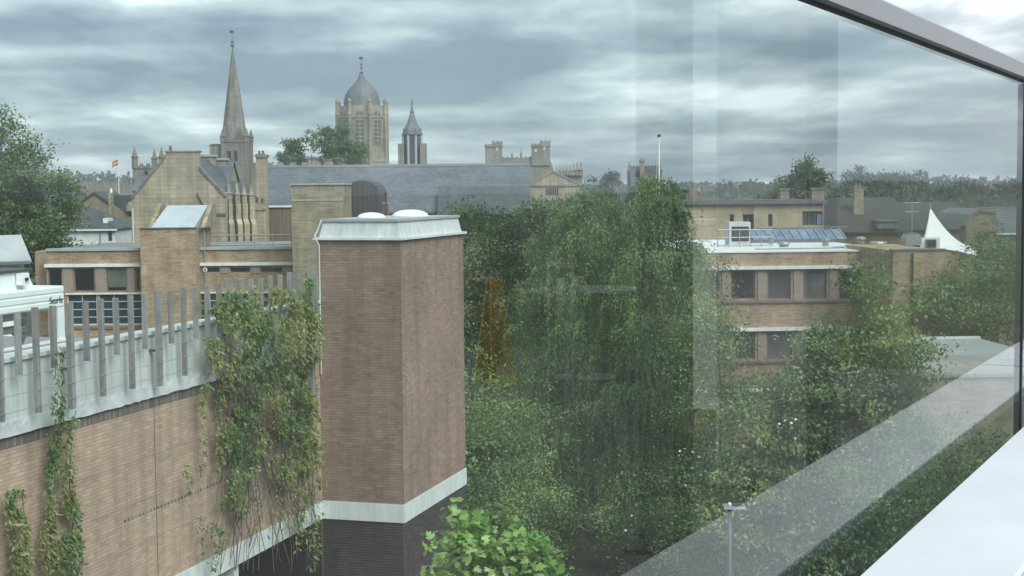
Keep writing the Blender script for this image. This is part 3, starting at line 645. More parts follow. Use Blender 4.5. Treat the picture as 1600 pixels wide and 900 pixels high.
# ------------------------------------------------------------------ rooftop condenser and the small house behind it
def condenser():
    yb = 3.0; ox = CA[0] - math.sin(CANG) * yb; oy = CA[1] + math.cos(CANG) * yb
    t = T('condenser_unit', 'white rooftop condenser unit with open coil bay and lettered casing', 'air conditioner', ox, oy, CANG, None, 11.85)
    x1 = t.px(100, 470)[0]; x0 = x1 - 6.2; zt = t.px(100, 446)[1]; zc = t.px(100, 479)[1]; zb = t.px(100, 531)[1]
    d = 2.2; n = 3; hh = (zt - zc) / n
    cs = t.part('casing', G().box(x0, x1, .012, d, zc, zt), 'unit_white')
    for i in range(n): t.part('casing_panel', G().prismx([(.012, zc + i * hh + .012), (-.012, zc + i * hh + .03), (-.012, zc + (i + 1) * hh - .03), (.012, zc + (i + 1) * hh - .012)], x0, x1 - .02), 'unit_white', cs)
    xs = t.px(72, 440)[0]; prof = [(x0, zt), (xs, zt)] + [(xs - .28 * math.sin(a), zt + .38 * (1 - math.cos(a)) ** .8) for a in np.linspace(.3, 1.571, 7)] + [(x0, zt + .38)]
    t.part('fan_shroud', G().prism(prof, .25, d - .3), 'unit_white')
    t.part('shroud_rim', G().box(x0, xs - .2, .2, d - .25, zt + .38, zt + .44), 'dark_metal')
    xb = t.px(44, 440)[0]; jb = t.part('isolator', G().box(xb - .12, xb + .12, .05, .22, zt + .10, zt + .36), 'white_paint')
    t.part('switch', G().lathe(xb, .04, [(.05, zt + .2), (.05, zt + .26)], 8), 'black', jb)
    t.part('corner_post', G().box(x1 - .26, x1, .0, .2, zb, zc - .002), 'unit_white'); t.part('corner_post', G().box(x1 - .2, x1, d - .2, d, zb, zc - .002), 'unit_white')
    t.part('coil', G().box(x0, x1 - .3, d - .5, d - .3, zb, zc), 'dark_metal')
    for z, r in ((zb + .62, .12), (zb + .30, .09)): t.part('pipe', G().tube([(x0, .75, z), (x1 - .5, .75, z), (x1 - .42, .8, z - .12), (x1 - .42, 1.0, z - .5)], r, 12), 'unit_steel', None, True)
    for z in (zb - .02, zb - .13): t.part('base_rail', G().box(x0, x1, -.02, .06, z, z + .06), 'white_paint')
    t.part('frame_leg', G().box(x1 - .1, x1 - .03, .1, .2, 0, zb - .14), 'dark_metal'); t.part('frame_leg', G().box(x0 + 2, x0 + 2.1, .1, .2, 0, zb - .14), 'dark_metal')
    fc = bpy.data.curves.new('lettering', 'FONT'); fc.body = 'Searle'; fc.size = .215; fc.extrude = .003; fc.align_x = 'RIGHT'
    tmp = bpy.data.objects.new('lettering_curve', fc); COL.objects.link(tmp)
    me = bpy.data.meshes.new_from_object(tmp.evaluated_get(bpy.context.evaluated_depsgraph_get())); bpy.data.objects.remove(tmp)
    me.materials.clear(); o = obj('lettering', me, 'black', cs)
    o.rotation_euler = (math.pi / 2, 0, 0); o.location = (x1 - .07, -.018, zc + .10)
condenser()
def shed_house():
    p = at(20, 420, 62); t = T('small_house', 'pale rendered hut with shallow grey roof behind the rooftop unit', 'house', p[0], p[1], math.radians(28))
    z = t.px(40, 410)[1]; xr = t.px(38, 420)[0]
    t.part('wall', G().box(xr - 6, xr, 0, 4, 0, z), 'white_render')
    t.part('roof', G().prismx([(-.3, z), (2.0, z + 1.0), (4.3, z), (4.3, z + .1), (2.0, z + 1.12), (-.3, z + .1)], xr - 6.2, xr + .25), 'grey_roof')
    t.part('gutter', G().box(xr - 6.2, xr + .2, -.38, -.29, z - .06, z + .06), 'grey_frame')
shed_house()

# ------------------------------------------------------------------ brick office on the left, 95 m away
def left_office():
    o = at(72, 400, 95); t = T('brick_office', 'low brown brick office with projecting plain bay and ribbon windows behind the slatted screen', 'building', o[0], 95)
    P = lambda *a: t.rect(*a)
    zt = t.px(140, 392)[1]; zb0 = t.px(140, 412)[1]; x0 = t.px(72, 400)[0]; xe = t.px(457, 400)[0]
    hol = [P(75, 419, 97, 452), P(115, 419, 148, 456), P(166, 419, 198, 456), P(211, 419, 219.5, 456)]
    hol = [(max(h[0], x0 + .05), h[1], h[2], h[3]) for h in hol]
    strip = [P(315, 418, 343, 425.5), P(360, 418, 391, 425.5), P(408, 418, 441, 425.5)]
    rz0, rz1 = t.px(200, 507)[1], t.px(200, 459)[1]
    xs = [t.px(x, 480)[0] for x in (104, 153, 203, 253, 303, 353, 403, 448)]
    rib = [(xs[i] + .06, xs[i + 1] - .06, rz0, rz1) for i in range(7)]
    t.wall('wall', x0, xe, 0, zt, 0, 14, hol + strip + rib, 'office_brick', .3)
    t.part('side_wing', G().box(t.px(45, 400)[0], x0 - .003, 1.2, 13, 0, zt - .05), 'office_brick')
    for h in hol: t.window(h, 0, 'brown_frame', 'glass_dark', .09, .14)
    bl = P(167.5, 421, 197, 449); t.part('blind', G().box(bl[0], bl[1], .09, .11, bl[2], bl[3]), 'glass_blind')
    for a, b in ((99, 113), (150, 164), (200, 210)):
        h = P(a, 418, b, 457.5); t.part('pier', G().box(h[0], h[1], -.05, -.003, h[2], h[3]), 'tan_pier')
    for h in strip: t.window(h, 0, 'brown_frame', 'glass_dark', .04, .10)
    for a, b in ((345, 358), (393, 406), (443, 455)):
        h = P(a, 416.5, b, 427); t.part('pier', G().box(h[0], h[1], -.05, -.003, h[2], h[3]), 'tan_pier')
    for h in rib:
        w = t.window(h, 0, 'white_paint', 'glass_blue', .05, .10, 1, 3)
    for a, b, y in ((70, 220, 412.2), (307, 457, 410.0)):
        h = P(a, y, b, y + 4.8); t.part('white_band', G().box(h[0], h[1], -.16, -.002, h[2], h[3]), 'white_paint')
    h = P(102, 456.5, 455, 458.8); t.part('sill_band', G().box(h[0], h[1], -.10, -.003, h[2], h[3]), 'white_paint')
    h = P(102, 508.5, 455, 513); t.part('plinth_band', G().box(h[0], h[1], -.06, -.002, h[2], h[3]), 'brown_frame')
    for a, b in ((72, 218), (309, 457)):
        h = P(a, 387.5, b, 391.5); t.part('coping', G().box(h[0], h[1], -.10, .35, zt, zt + .17), 'grey_roof')
    t.part('roof', G().box(x0 + .1, xe - .1, .4, 13.8, zt + .002, zt + .05), 'deck')
    # projecting brick bay with a sloping metal roof between brick cheeks
    bx0, bx1 = t.px(219.5, 400, -1.3)[0], t.px(306, 400, -1.3)[0]; bz = t.px(262, 357, -1.3)[1]; rz = t.px(262, 321, 2.0)[1]
    bay = t.part('bay', G().box(bx0, bx1, -1.3, 3.5, 0, bz), 'office_brick')
    t.part('bay_coping', G().box(bx0 - .06, bx1 + .06, -1.38, -.9, bz, bz + .06), 'grey_frame', bay)
    sl0, sl1 = t.px(236, 356, -.9)[0], t.px(304, 356, -.9)[0]
    t.part('sloping_roof', G().add([(sl0, -.95, bz + .03), (sl1, -.95, bz + .03), (sl1 + .25, 2.2, rz), (sl0 + .35, 2.2, rz), (sl0, -.95, bz), (sl1, -.95, bz), (sl1 + .25, 3.0, bz), (sl0 + .35, 3.0, bz)],
           [(0, 1, 2, 3), (0, 4, 5, 1), (1, 5, 6, 2), (2, 6, 7, 3), (3, 7, 4, 0)]), 'zinc', bay)
    cl = [(-.5, bz + .02), (2.4, rz + .12), (3.4, rz + .12), (3.4, bz + .02)]
    t.part('cheek', G().prismx(cl, sl1 + .28, sl1 + .55), 'pale_brick', bay); t.part('cheek', G().prismx(cl, sl0 - .3, sl0 - .03), 'pale_brick', bay)
    t.part('downpipe', G().tube([(bx1 + .3, -.06, 0), (bx1 + .3, -.06, zt + 1.2)], .05, 6), 'grey_metal')
    # roof rail
    ra, rb = t.px(310, 370, 2)[0], t.px(455, 370, 2)[0]
    for y in (367.5, 382.5): z = t.px(380, y, 2)[1]; t.part('rail', G().tube([(ra, 2, z), (rb, 2, z)], .04, 5), 'grey_metal')
    for i in range(6): x = ra + (rb - ra) * i / 5; t.part('rail_post', G().tube([(x, 2.05, zt + .05), (x, 2.05, t.px(380, 367)[1])], .03, 5), 'grey_metal')
    c = P(317, 417.5, 324.5, 425); cx, cz = (c[0] + c[1]) / 2, (c[2] + c[3]) / 2
    g = G(); n = 18; g.prism([(cx + .15 * math.cos(i / n * 6.283), cz + .15 * math.sin(i / n * 6.283)) for i in range(n)], -.10, -.06); d = t.part('round_vent', g, 'white_paint')
    g = G(); g.prism([(cx + .06 * math.cos(i / n * 6.283), cz + .06 * math.sin(i / n * 6.283)) for i in range(n)], -.115, -.101); t.part('vent_hub', g, 'black', d)
left_office()
def stair_block():
    t = T('brick_block', 'tall windowless pale brick block rising behind the brown tower', 'building', at(495, 350, 91)[0], 91)
    a, b = t.px(456, 350)[0], t.px(536, 350)[0]; zt = t.px(495, 289)[1]
    t.part('wall', G().box(a, b, 0, 5, 0, zt), 'pale_brick'); t.part('coping', G().box(a - .08, b + .08, -.08, 5.05, zt, zt + .12), 'concrete')
    h = t.px(495, 314)[1]; t.part('string_course', G().box(a - .02, b + .02, -.03, .0, h, h + .10), 'concrete')
    u = T('plant_room', 'dark vertically clad plant room with curved top beside the pale brick block', 'building', at(565, 320, 96)[0], 96)
    a, b = u.px(536.5, 320)[0], u.px(593, 320)[0]; zs = u.px(565, 284)[1]; r = (b - a) / 2; m = (a + b) / 2
    u.part('wall', G().prism([(a, 0), (b, 0)] + [(m + r * math.cos(q), zs - .8 + .9 * math.sin(q)) for q in np.linspace(0, math.pi, 11)], 0, 6), 'dark_cladding')
    u.part('flue', G().lathe(b + .32, 1.2, [(.05, 0), (.05, zs - .9), (.09, zs - .88), (.09, zs - .7)], 8), 'dark_metal')
    c = T('brick_chimney', 'little red brick chimney beside the dark clad plant room', 'chimney', at(602, 330, 98)[0], 98)
    a, b = c.px(596, 330)[0], c.px(606, 330)[0]; z = c.px(601, 319)[1]
    c.part('stack', G().box(a, b, 0, .6, 0, z), 'chimney_brick'); c.part('cap', G().box(a - .06, b + .06, -.06, .66, z, z + .12), 'concrete')
stair_block()

# ------------------------------------------------------------------ stone college range and slate roofs, 110-135 m
def stone_gable():
    t = T('stone_gable_house', 'honey stone gabled college building with broad chimney, below the tall spire', 'building', at(280, 350, 112)[0], 112)
    q = lambda x, y, yo=0: t.px(x, y, yo)
    pl = [(q(205, 420)[0], 0), (q(353, 420)[0], 0), q(353, 309), q(311, 264), q(311, 237.5), q(259, 236.5), q(259, 246), q(205, 313)]
    w = t.part('wall', G().prism(pl, 0, .6), 'ashlar')
    t.part('body', G().prism([(pl[0][0] + .1, 0), (pl[1][0] - .1, 0), (pl[1][0] - .1, pl[2][1] - .2), q(283, 232), (pl[0][0] + .1, pl[7][1] - .2)][:3] + [(q(283, 250)[0], q(283, 245)[1]), (pl[0][0] + .1, pl[7][1] - .2)], .62, 16), 'dark_slate')
    t.part('chimney_cap', G().box(q(257.5, 237)[0], q(312, 237)[0], -.06, .9, pl[4][1] + .0, pl[4][1] + .10), 'grey_stone')
    cx = q(265, 230)[0]; t.part('chimney_pot', G().lathe(cx, .3, [(.13, pl[4][1] + .1), (.11, pl[4][1] + .5)], 8), 'chimney_brick')
    def cop(a, b): 
        g = G(); d = .12; n = [a, b, (b[0], b[1] + .22), (a[0], a[1] + .22)]; g.prism(n, -.12, .75); t.part('gable_coping', g, 'grey_stone')
    cop(pl[7], (pl[6][0] - .02, pl[6][1])); cop((pl[3][0] + .02, pl[3][1]), pl[2])
    z = q(320, 335)[1]; t.part('string_course', G().box(q(326, 335)[0], q(353, 335)[0], -.12, -.002, z - .08, z + .1), 'grey_stone')
    t.part('drainpipe', G().tube([(q(308, 300)[0], -.1, q(308, 302)[1]), (q(319, 322)[0], -.1, q(319, 322)[1]), (q(321, 330)[0], -.1, q(321, 330)[1])], .06, 6), 'dark_metal')
    for x in (209, 327): xx = q(x, 380)[0]; t.part('downpipe', G().tube([(xx, -.12, 0), (xx, -.12, q(x, 325)[1])], .08, 6), 'white_coat' if x < 250 else 'dark_metal')
    # cross wing behind with slate roof and stacks
    u = T('slate_wing', 'steep blue slate roof with two stone stacks behind the honey stone gable', 'building', at(330, 300, 120)[0], 120)
    a, b = u.px(296, 300)[0], u.px(353, 300)[0]; ze = u.px(330, 309)[1]; zr = u.px(330, 254, 4)[1]
    u.part('wall', G().box(a + .1, b - .1, .3, 7.7, 0, ze), 'old_stone')
    u.part('roof', G().prismx([(-.1, ze), (4, zr), (8.1, ze), (8.1, ze + .12), (4, zr + .14), (-.1, ze + .12)], a, b), 'slate')
    u.part('gable_end', G().prismx([(.3, ze - .05), (4, zr - .12), (7.7, ze - .05)], a + .12, b - .12), 'old_stone')
    for x0, x1, y0, yo in ((307, 334, 245, 1.8), (336, 353, 250.5, 3.4)):
        c = (u.px(x0, y0, yo)[0], u.px(x1, y0, yo)[0]); z = u.px(x0, y0, yo)[1]
        s = u.part('chimney', G().box(c[0], c[1], yo, yo + 1, ze, z), 'old_stone'); u.part('chimney_cap', G().box(c[0] - .12, c[1] + .12, yo - .12, yo + 1.12, z, z + .18), 'concrete', s)
stone_gable()
def buttressed():
    t = T('buttressed_hall', 'stone hall front with four pinnacled buttresses and dark lancet windows', 'building', at(385, 350, 116)[0], 116, math.radians(38))
    q = lambda x, y, yo=0: t.px(x, y, yo)
    x0, x1 = q(354, 350)[0], q(416, 350)[0]; zt = q(385, 322)[1]; zl, zh = q(385, 380)[1], q(385, 350)[1]
    lan = []
    for c in (363.5, 366.5, 375, 378, 386, 389):
        x = q(c, 360)[0]; lan.append((x - .13, x + .13, zl, zh))
    t.wall('wall', x0, x1, 0, zt, 0, 8, lan, 'ashlar', .3)
    for h in lan: t.window(h, 0, 'old_stone', 'glass_dark', .03, .2)
    for c, yt in ((358, 281), (371, 285), (381.5, 286), (393, 288)):
        x = q(c, 350, -.5)[0]; zb = q(c, 318, -.5)[1]; zz = q(c, yt, -.5)[1]
        b = t.part('buttress', G().prismx([(-.002, 0), (-1.0, 0), (-1.0, zb - 1.6), (-.75, zb - 1.2), (-.75, zb), (-.002, zb)], x - .22, x + .22), 'ashlar')
        t.part('pinnacle', pinnacle(G(), x, -.45, zb, .42, zz - zb, .4), 'old_stone', b)
    t.part('parapet', G().prism(crenel(x0, x1, zt + .002, zt + .25, zt + .6, 7), 0, .35), 'old_stone')
    t.part('string_course', G().box(x0, x1, -.10, -.003, zt - .35, zt - .15), 'old_stone')
    t.part('roof', G().prismx([(.4, zt), (4.2, zt + .5), (8, zt)], x0, x1), 'dark_slate')
buttressed()
def slate_range():
    t = T('slate_roof_range', 'long building with blue grey slate roof under the dome and lantern', 'building', at(600, 330, 130)[0], 130)
    q = lambda x, y, yo=0: t.px(x, y, yo)
    a, m, b = q(403, 330)[0], q(600, 330)[0], q(829, 330)[0]; ze = q(600, 334)[1]; zr = q(600, 261.5, 6)[1]
    t.part('wall', G().box(a + .15, b - .15, .35, 11.6, 0, ze), 'ashlar')
    t.part('roof', G().prismx([(-.1, ze), (6, zr), (12.1, ze), (12.1, ze + .14), (6, zr + .16), (-.1, ze + .14)], a, b), 'slate')
    t.part('ridge', G().prismx([(5.8, zr + .06), (6, zr + .28), (6.2, zr + .06)], a, b), 'lead')
    h = t.rect(404, 324, 456, 400, -.6); t.part('clad_wing', G().box(h[0], h[1], -.6, .33, 0, h[3]), 'brown_cladding'); t.part('eaves_board', G().box(h[0] - .1, h[1] + .1, -.75, .2, h[3], h[3] + .16), 'white_paint')
    t.part('gutter', G().box(h[1] + .2, b, -.24, -.11, ze - .02, ze + .12), 'grey_frame')
    z = q(600, 342)[1]; t.part('string_course', G().box(h[1] + .2, b - .15, .2, .348, z, z + .3), 'cream_stone')
    h = t.rect(683, 291, 829, 333, -1.2); t.part('reflection_slope', G().prismx([(-1.6, ze - .1), (1.6, h[3]), (1.6, ze - .1)], h[0], h[1] - .02), 'dark_slate')  # added dark slope, stands in for a dark reflection in the glass
    c = T('stone_chimney', 'square stone chimney with moulded cap at the end of the slate roof', 'chimney', at(408, 270, 128)[0], 128)
    x0, x1 = c.px(400, 260)[0], c.px(416, 260)[0]; z = c.px(408, 246)[1]
    c.part('stack', G().box(x0, x1, 0, .9, 0, z), 'ashlar'); c.part('cap', G().prism([(x0, z), (x0 - .12, z + .12), (x0 - .12, z + .22), (x0 + .1, z + .30), (x1 - .1, z + .30), (x1 + .12, z + .22), (x1 + .12, z + .12), (x1, z)], -.1, 1), 'grey_stone')
    for i in (-.2, .12): c.part('pot', G().lathe((x0 + x1) / 2 + i, .45, [(.12, z + .3), (.10, z + .6)], 8), 'chimney_brick')
    d = T('castellated_range', 'low castellated stone parapet showing over the slate ridge', 'building', at(460, 258, 160)[0], 160)
    x0, x1 = d.px(394, 258)[0], d.px(520, 258)[0]; z = d.px(460, 259)[1]
    d.part('wall', G().box(x0, x1, 0, 6, 0, z), 'old_stone'); d.part('battlement', G().prism(crenel(x0, x1, z + .002, z + .06, z + .36, 6), 0, .5), 'old_stone')
    for px, w, y in ((492, 4.5, 249), (512, 5.5, 251)):
        a, b = d.px(px - w, y, 1)[0], d.px(px + w, y, 1)[0]; zz = d.px(px, y, 1)[1]; s = d.part('chimney', G().box(a, b, 1, 1.7, z, zz), 'old_stone'); d.part('chimney_cap', G().box(a - .08, b + .08, .92, 1.78, zz, zz + .2), 'grey_stone', s)
slate_range()

# ------------------------------------------------------------------ spire, domed tower, lantern, chapel
def church_spire():
    Y = 265; t = T('church', 'grey stone church tower with tall slender octagonal spire', 'church', at(366, 230, Y)[0], Y)
    q = lambda x, y, yo=0: t.px(x, y, yo)
    x0, x1 = q(345, 230)[0], q(388, 230)[0]; cx = q(366, 200, 2.4)[0]; zt = q(366, 222)[1]; W = x1 - x0; cy = W / 2
    lou = [(cx - .9, cx - .25, q(366, 252)[1], q(366, 236)[1]), (cx + .25, cx + .9, q(366, 252)[1], q(366, 236)[1])]
    t.wall('tower', x0, x1, 0, zt, 0, W, lou, 'grey_stone', .4)
    for h in lou: t.window(h, 0, 'grey_stone', 'glass_dark', .05, .3, 0, 4)
    t.part('battlement', G().prism(crenel(x0 - .1, x1 + .1, zt, zt + .4, zt + .8, 4), -.1, .2), 'grey_stone')
    zs, za = q(366, 214)[1], q(362, 74, 2.4)[1]; r = (q(387, 205)[0] - q(346, 205)[0]) / 2 * 1.0
    sp = t.part('spire', G().lathe(cx, cy, [(r * 1.05, zt - .1), (r, zs), (r * .93, zs + 1.0)] + [(r * .93 * (1 - f) + .09 * f, zs + 1.0 + (za - zs - 1.0) * f) for f in (.3, .42)] + [(r * .93 * .58 + .09 * .42 + .05, zs + 1.0 + (za - zs - 1) * .42), (r * .93 * .55 + .09 * .45 + .05, zs + 1.0 + (za - zs - 1) * .45), (r * .93 * .55 + .09 * .45, zs + 1.0 + (za - zs - 1) * .45), (r * .93 * .25 + .09 * .75, zs + 1 + (za - zs - 1) * .75), (.09, za)], 8, math.pi / 8), 'grey_stone')
    t.part('finial', G().lathe(cx, cy, [(.09, za), (.34, za + .25), (.36, za + .45), (.12, za + .75), (.30, za + .95), (.26, za + 1.15), (.06, za + 1.5), (.04, za + 3.2)], 8), 'grey_stone', sp)
    t.part('weathervane', G().prism([(cx - .5, za + 2.6), (cx + .2, za + 2.5), (cx + .35, za + 2.85), (cx + .0, za + 3.05), (cx - .45, za + 3.0)], cy - .03, cy + .03), 'dark_metal', sp)
    for i, (a, b) in enumerate(((x0 + .3, .3), (x1 - .3, .3), (x0 + .3, W - .3), (x1 - .3, W - .3))):
        t.part('pinnacle', pinnacle(G(), a, b, zt, .75, 2.4, .4), 'grey_stone')
    for sx in (-.95, .95):   # gabled lucarnes at the spire's foot
        x = cx + sx * r * .62; t.part('lucarne', G().prism([(x - .45, zt), (x + .45, zt), (x + .45, zt + 1.5), (x, zt + 2.8), (x - .45, zt + 1.5)], cy - r * 1.02, cy - r * .4), 'grey_stone', sp)
    t.part('nave', G().prism([(x0 - 2.2, 0), (x0 - .02, 0), (x0 - .02, zt - .4), (x0 - 2.2, zt - .4)], .8, 9), 'old_stone')
    t.part('nave_roof', G().prismx([(.6, zt - .4), (5, zt - .1), (9.2, zt - .4)], x0 - 2.3, x0 - .03), 'lead')
church_spire()
def domed_tower():
    Y = 345; t = T('domed_tower', 'octagonal stone tower with ogee lead dome and arched belfry windows', 'tower', at(562, 200, Y)[0], Y)
    q = lambda x, y: t.px(x, y)
    r = (q(600, 200)[0] - q(524.5, 200)[0]) / 2 / math.cos(math.pi / 8) * 1.0; cx = q(562, 200)[0]; cy = r
    zc = q(562, 181)[1]; zd = q(562, 164)[1]; zb = q(562, 253)[1]
    n = 8; rot = math.pi / 8
    body = t.part('body', G().lathe(cx, cy, [(r, 0), (r, zb), (r * 1.03, zb), (r * 1.03, zb + .5), (r * .97, zb + .6), (r * .97, zc - .4), (r * 1.02, zc - .3), (r * 1.02, zc + .1), (r * .95, zc + .15), (r * .92, zd)], 8, rot), 'old_stone')
    dome_r = (q(590, 160)[0] - q(535, 160)[0]) / 2
    prof = [(1.0, 163), (.995, 156), (.93, 148), (.84, 142), (.72, 137), (.55, 132), (.40, 127.5), (.27, 123.5), (.18, 119), (.11, 114), (.08, 111)]
    d = t.part('dome', G().lathe(cx, cy, [(dome_r * 1.05, zd)] + [(dome_r * 1.04 * a, q(562, y)[1]) for a, y in prof], 16, rot), 'lead', None, True)
    for i in range(16):
        a = rot + i * math.pi / 8; t.part('dome_rib', G().tube([(cx + dome_r * 1.045 * k * math.cos(a), cy + dome_r * 1.045 * k * math.sin(a), q(562, y)[1]) for k, y in prof], .05, 4), 'lead', d)
    z0 = q(562, 111.5)[1]; t.part('finial', G().lathe(cx, cy, [(.3, z0), (.6, z0 + .25), (.2, z0 + .6), (.16, z0 + 1.1), (.38, z0 + 1.35), (.16, z0 + 1.6), (.12, z0 + 2.0), (.32, z0 + 2.25), (.10, z0 + 2.5), (.05, q(562, 85)[1])], 8), 'lead', d)
    zv = q(562, 88)[1]; t.part('weathervane', G().prism([(cx - .6, zv - .15), (cx + .5, zv - .2), (cx + .5, zv + .3), (cx - .1, zv + .5), (cx - .6, zv + .35)], cy - .05, cy + .05), 'dark_metal', d)
    for i in range(8):
        a = i * math.pi / 4 + math.pi / 8; x, y = cx + r * 1.0 * math.cos(a), cy + r * 1.0 * math.sin(a)
        t.part('corner_shaft', G().lathe(x, y, [(.42, 0), (.42, zc + .2), (.52, zc + .3), (.52, zc + .6), (.42, zc + 1.2), (.36, q(562, 160)[1]), (.5, q(562, 158)[1]), (.22, q(562, 153)[1])], 8), 'old_stone')
    for i in (5, 6, 7):   # the three faces towards the viewer
        a = i * math.pi / 4; nx, ny = math.cos(a), math.sin(a); tx, ty = -ny, nx; ap = r * math.cos(math.pi / 8) * .975
        def face_prism(pts, d0, d1):
            g = G(); m = len(pts); vs = []
            for dd in (d0, d1): vs += [(cx + nx * (ap + dd) + tx * u, cy + ny * (ap + dd) + ty * u, z) for u, z in pts]
            g.add(vs, [tuple(range(m)), tuple(range(2 * m - 1, m - 1, -1))] + [(k, k + m, (k + 1) % m + m, (k + 1) % m) for k in range(m)]); return g
        arch = lambda hw, za, zs_, zt_: [(-hw, za), (hw, za), (hw, zs_)] + [(hw * math.cos(k), zs_ + (zt_ - zs_) * math.sin(k)) for k in np.linspace(.3, 2.84, 7)] + [(-hw, zs_)]
        zl, zs2, zt2 = q(562, 226)[1], q(562, 182)[1], q(562, 171)[1]
        w = t.part('window', face_prism(arch(1.35, zl, zs2, zt2), -.02, .10), 'far_stone')
        t.part('pane', face_prism(arch(.98, zl + .35, zs2 - .1, zt2 - .5), .05, .13), 'glass_grey', w)
        t.part('mullion', face_prism([(-.13, zl + .3), (.13, zl + .3), (.13, zt2 - .6), (-.13, zt2 - .6)], .06, .2), 'old_stone', w)
        for k in range(6):
            zz = zl + .8 + k * (zs2 - zl - .6) / 6; t.part('louvre', face_prism([(-.95, zz), (.95, zz), (.95, zz + .28), (-.95, zz + .28)], .08, .19), 'old_stone', w)
domed_tower()
def lantern():
    Y = 190; t = T('lantern_turret', 'slim lead lantern turret with pointed spirelet on the slate ridge', 'turret', at(643, 220, Y)[0], Y)
    q = lambda x, y: t.px(x, y)
    x0, x1 = q(621.5, 240)[0], q(665, 240)[0]; cx = (x0 + x1) / 2; R = (x1 - x0) / 2; z0, z1, z2, z3 = q(643, 262)[1], q(643, 224)[1], q(643, 211)[1], q(643, 258)[1]
    t.part('base', G().box(x0 - .15, x1 + .15, 0, 2 * R, 0, z3), 'far_stone')
    for s in (0, 1):
        a = x0 if s == 0 else x1 - .75; t.part('side_pier', G().box(a, a + .75, .3, 2 * R - .3, z3 + .002, z1), 'far_stone')
    t.part('drum', G().lathe(cx, R, [(R * .66, z3), (R * .66, z2), (R * .80, z2 + .05), (R * .80, z2 + .25), (R * .74, z2 + .3)], 8, math.pi / 8), 'lead')
    for i in range(8):
        a = i * math.pi / 4 + math.pi / 8; t.part('column', G().lathe(cx + R * .72 * math.cos(a), R + R * .72 * math.sin(a), [(.17, z3), (.15, z2)], 8), 'grey_roof')
    for i in range(5):
        a = math.pi * 1.5 + (i - 2) * math.pi / 4; ca, sa = math.cos(a), math.sin(a); m = R * .615
        g = G(); g.add([(cx + m * ca - sa * u, R + m * sa + ca * u, z) for m in (m, m + .06) for u, z in ((-.28, z3 + .3), (.28, z3 + .3), (.28, z2 - .4), (-.28, z2 - .4))], [(0, 1, 2, 3), (7, 6, 5, 4), (0, 4, 5, 1), (1, 5, 6, 2), (2, 6, 7, 3), (3, 7, 4, 0)])
        t.part('louvre_panel', g, 'dark_metal')
    zz = lambda y: q(643, y)[1]
    d = t.part('spirelet', G().lathe(cx, R, [(R * .74, zz(208)), (R * .68, zz(203)), (R * .56, zz(198)), (R * .40, zz(192)), (R * .33, zz(188)), (R * .15, zz(175)), (R * .19, zz(174)), (R * .19, zz(173)), (R * .12, zz(172.5)), (R * .03, zz(161))], 8, math.pi / 8), 'lead')
    for i in range(8):
        a = i * math.pi / 4 + math.pi / 8; t.part('knop', G().lathe(cx + R * .64 * math.cos(a), R + R * .64 * math.sin(a), [(.14, zz(209)), (.16, zz(204)), (.08, zz(202)), (.12, zz(201)), (.02, zz(199))], 6), 'lead', d)
    t.part('finial', G().lathe(cx, R, [(.06, zz(161)), (.13, zz(159.5)), (.05, zz(158)), (.03, zz(150))], 6), 'dark_metal', d)
lantern()
def holed(x0, x1, z0, z1, y0, y1, hs):
    """a block with square openings right through it"""
    g = G(); xs = sorted({x0, x1, *[h[0] for h in hs], *[h[1] for h in hs]})
    for i in range(len(xs) - 1):
        a, b = xs[i], xs[i + 1]; m = (a + b) / 2; hh = [h for h in hs if h[0] < m < h[1]]
        if not hh: g.box(a, b, y0, y1, z0, z1)
        else: g.box(a, b, y0, y1, z0, hh[0][2]); g.box(a, b, y0, y1, hh[0][3], z1)
    return g
def twin_turrets():
    Y = 360; t = T('castellated_tower', 'broad stone tower with two raised castellated corner turrets', 'tower', at(808, 240, Y)[0], Y)
    q = lambda x, y: t.px(x, y)
    w = t.part('wall', G().box(q(757.5, 250)[0], q(860, 250)[0], .4, 9, 0, q(808, 258)[1]), 'far_stone')
    t.part('parapet', G().prism(crenel(q(784.5, 250)[0], q(830.5, 250)[0], q(808, 258)[1], q(808, 246)[1], q(808, 244.6)[1], 6), .5, 8.9), 'far_stone')
    for a, b, m, hs in ((758, 784.5, 769, ((774.5, 778, 229.5, 235.5),)), (830.5, 859.5, 844, ((835.5, 839.5, 232, 238), (849, 853, 228.5, 234.5)))):
        zb = q(a, 258.5)[1]; h2 = [(q(c[0], 230)[0], q(c[1], 230)[0], q(800, c[3])[1], q(800, c[2])[1]) for c in hs]
        z1 = q(800, 227.5)[1]; k = t.part('turret', holed(q(a, 230)[0], q(b, 230)[0], zb, z1, .0, 3.2, h2), 'far_stone')
        t.part('battlement', G().prism(crenel(q(a - .6, 230)[0], q(m, 230)[0], z1 + .001, q(800, 225.8)[1], q(800, 224.3)[1], 2), -.1, 3.3), 'far_stone', k)
        t.part('stair_head', G().prism(crenel(q(m + .1, 230)[0], q(b + .8, 230)[0], z1 + .001, q(800, 221.5)[1], q(800, 219.8)[1], 2), -.12, 3.32), 'far_stone', k)
        t.part('string_course', G().box(q(a - 1.2, 230)[0], q(b + 1.4, 230)[0], -.2, 3.4, q(800, 227.6)[1] - .25, q(800, 227.6)[1] - .01), 'far_stone', k)
    for x, y in ((800, 234), (814.5, 229.5)): z = q(x, 245)[1]; t.part('pinnacle', pinnacle(G(), q(x, 240)[0], 8, z, .5, q(x, y)[1] - z, .3), 'far_stone')
    t.part('buttress', G().prism([(q(859.8, 250)[0], 0), (q(866, 250)[0], 0), (q(864, 262)[0], q(864, 262)[1]), (q(859.8, 252)[0], q(860, 250)[1])], .5, 3), 'far_stone')
twin_turrets()
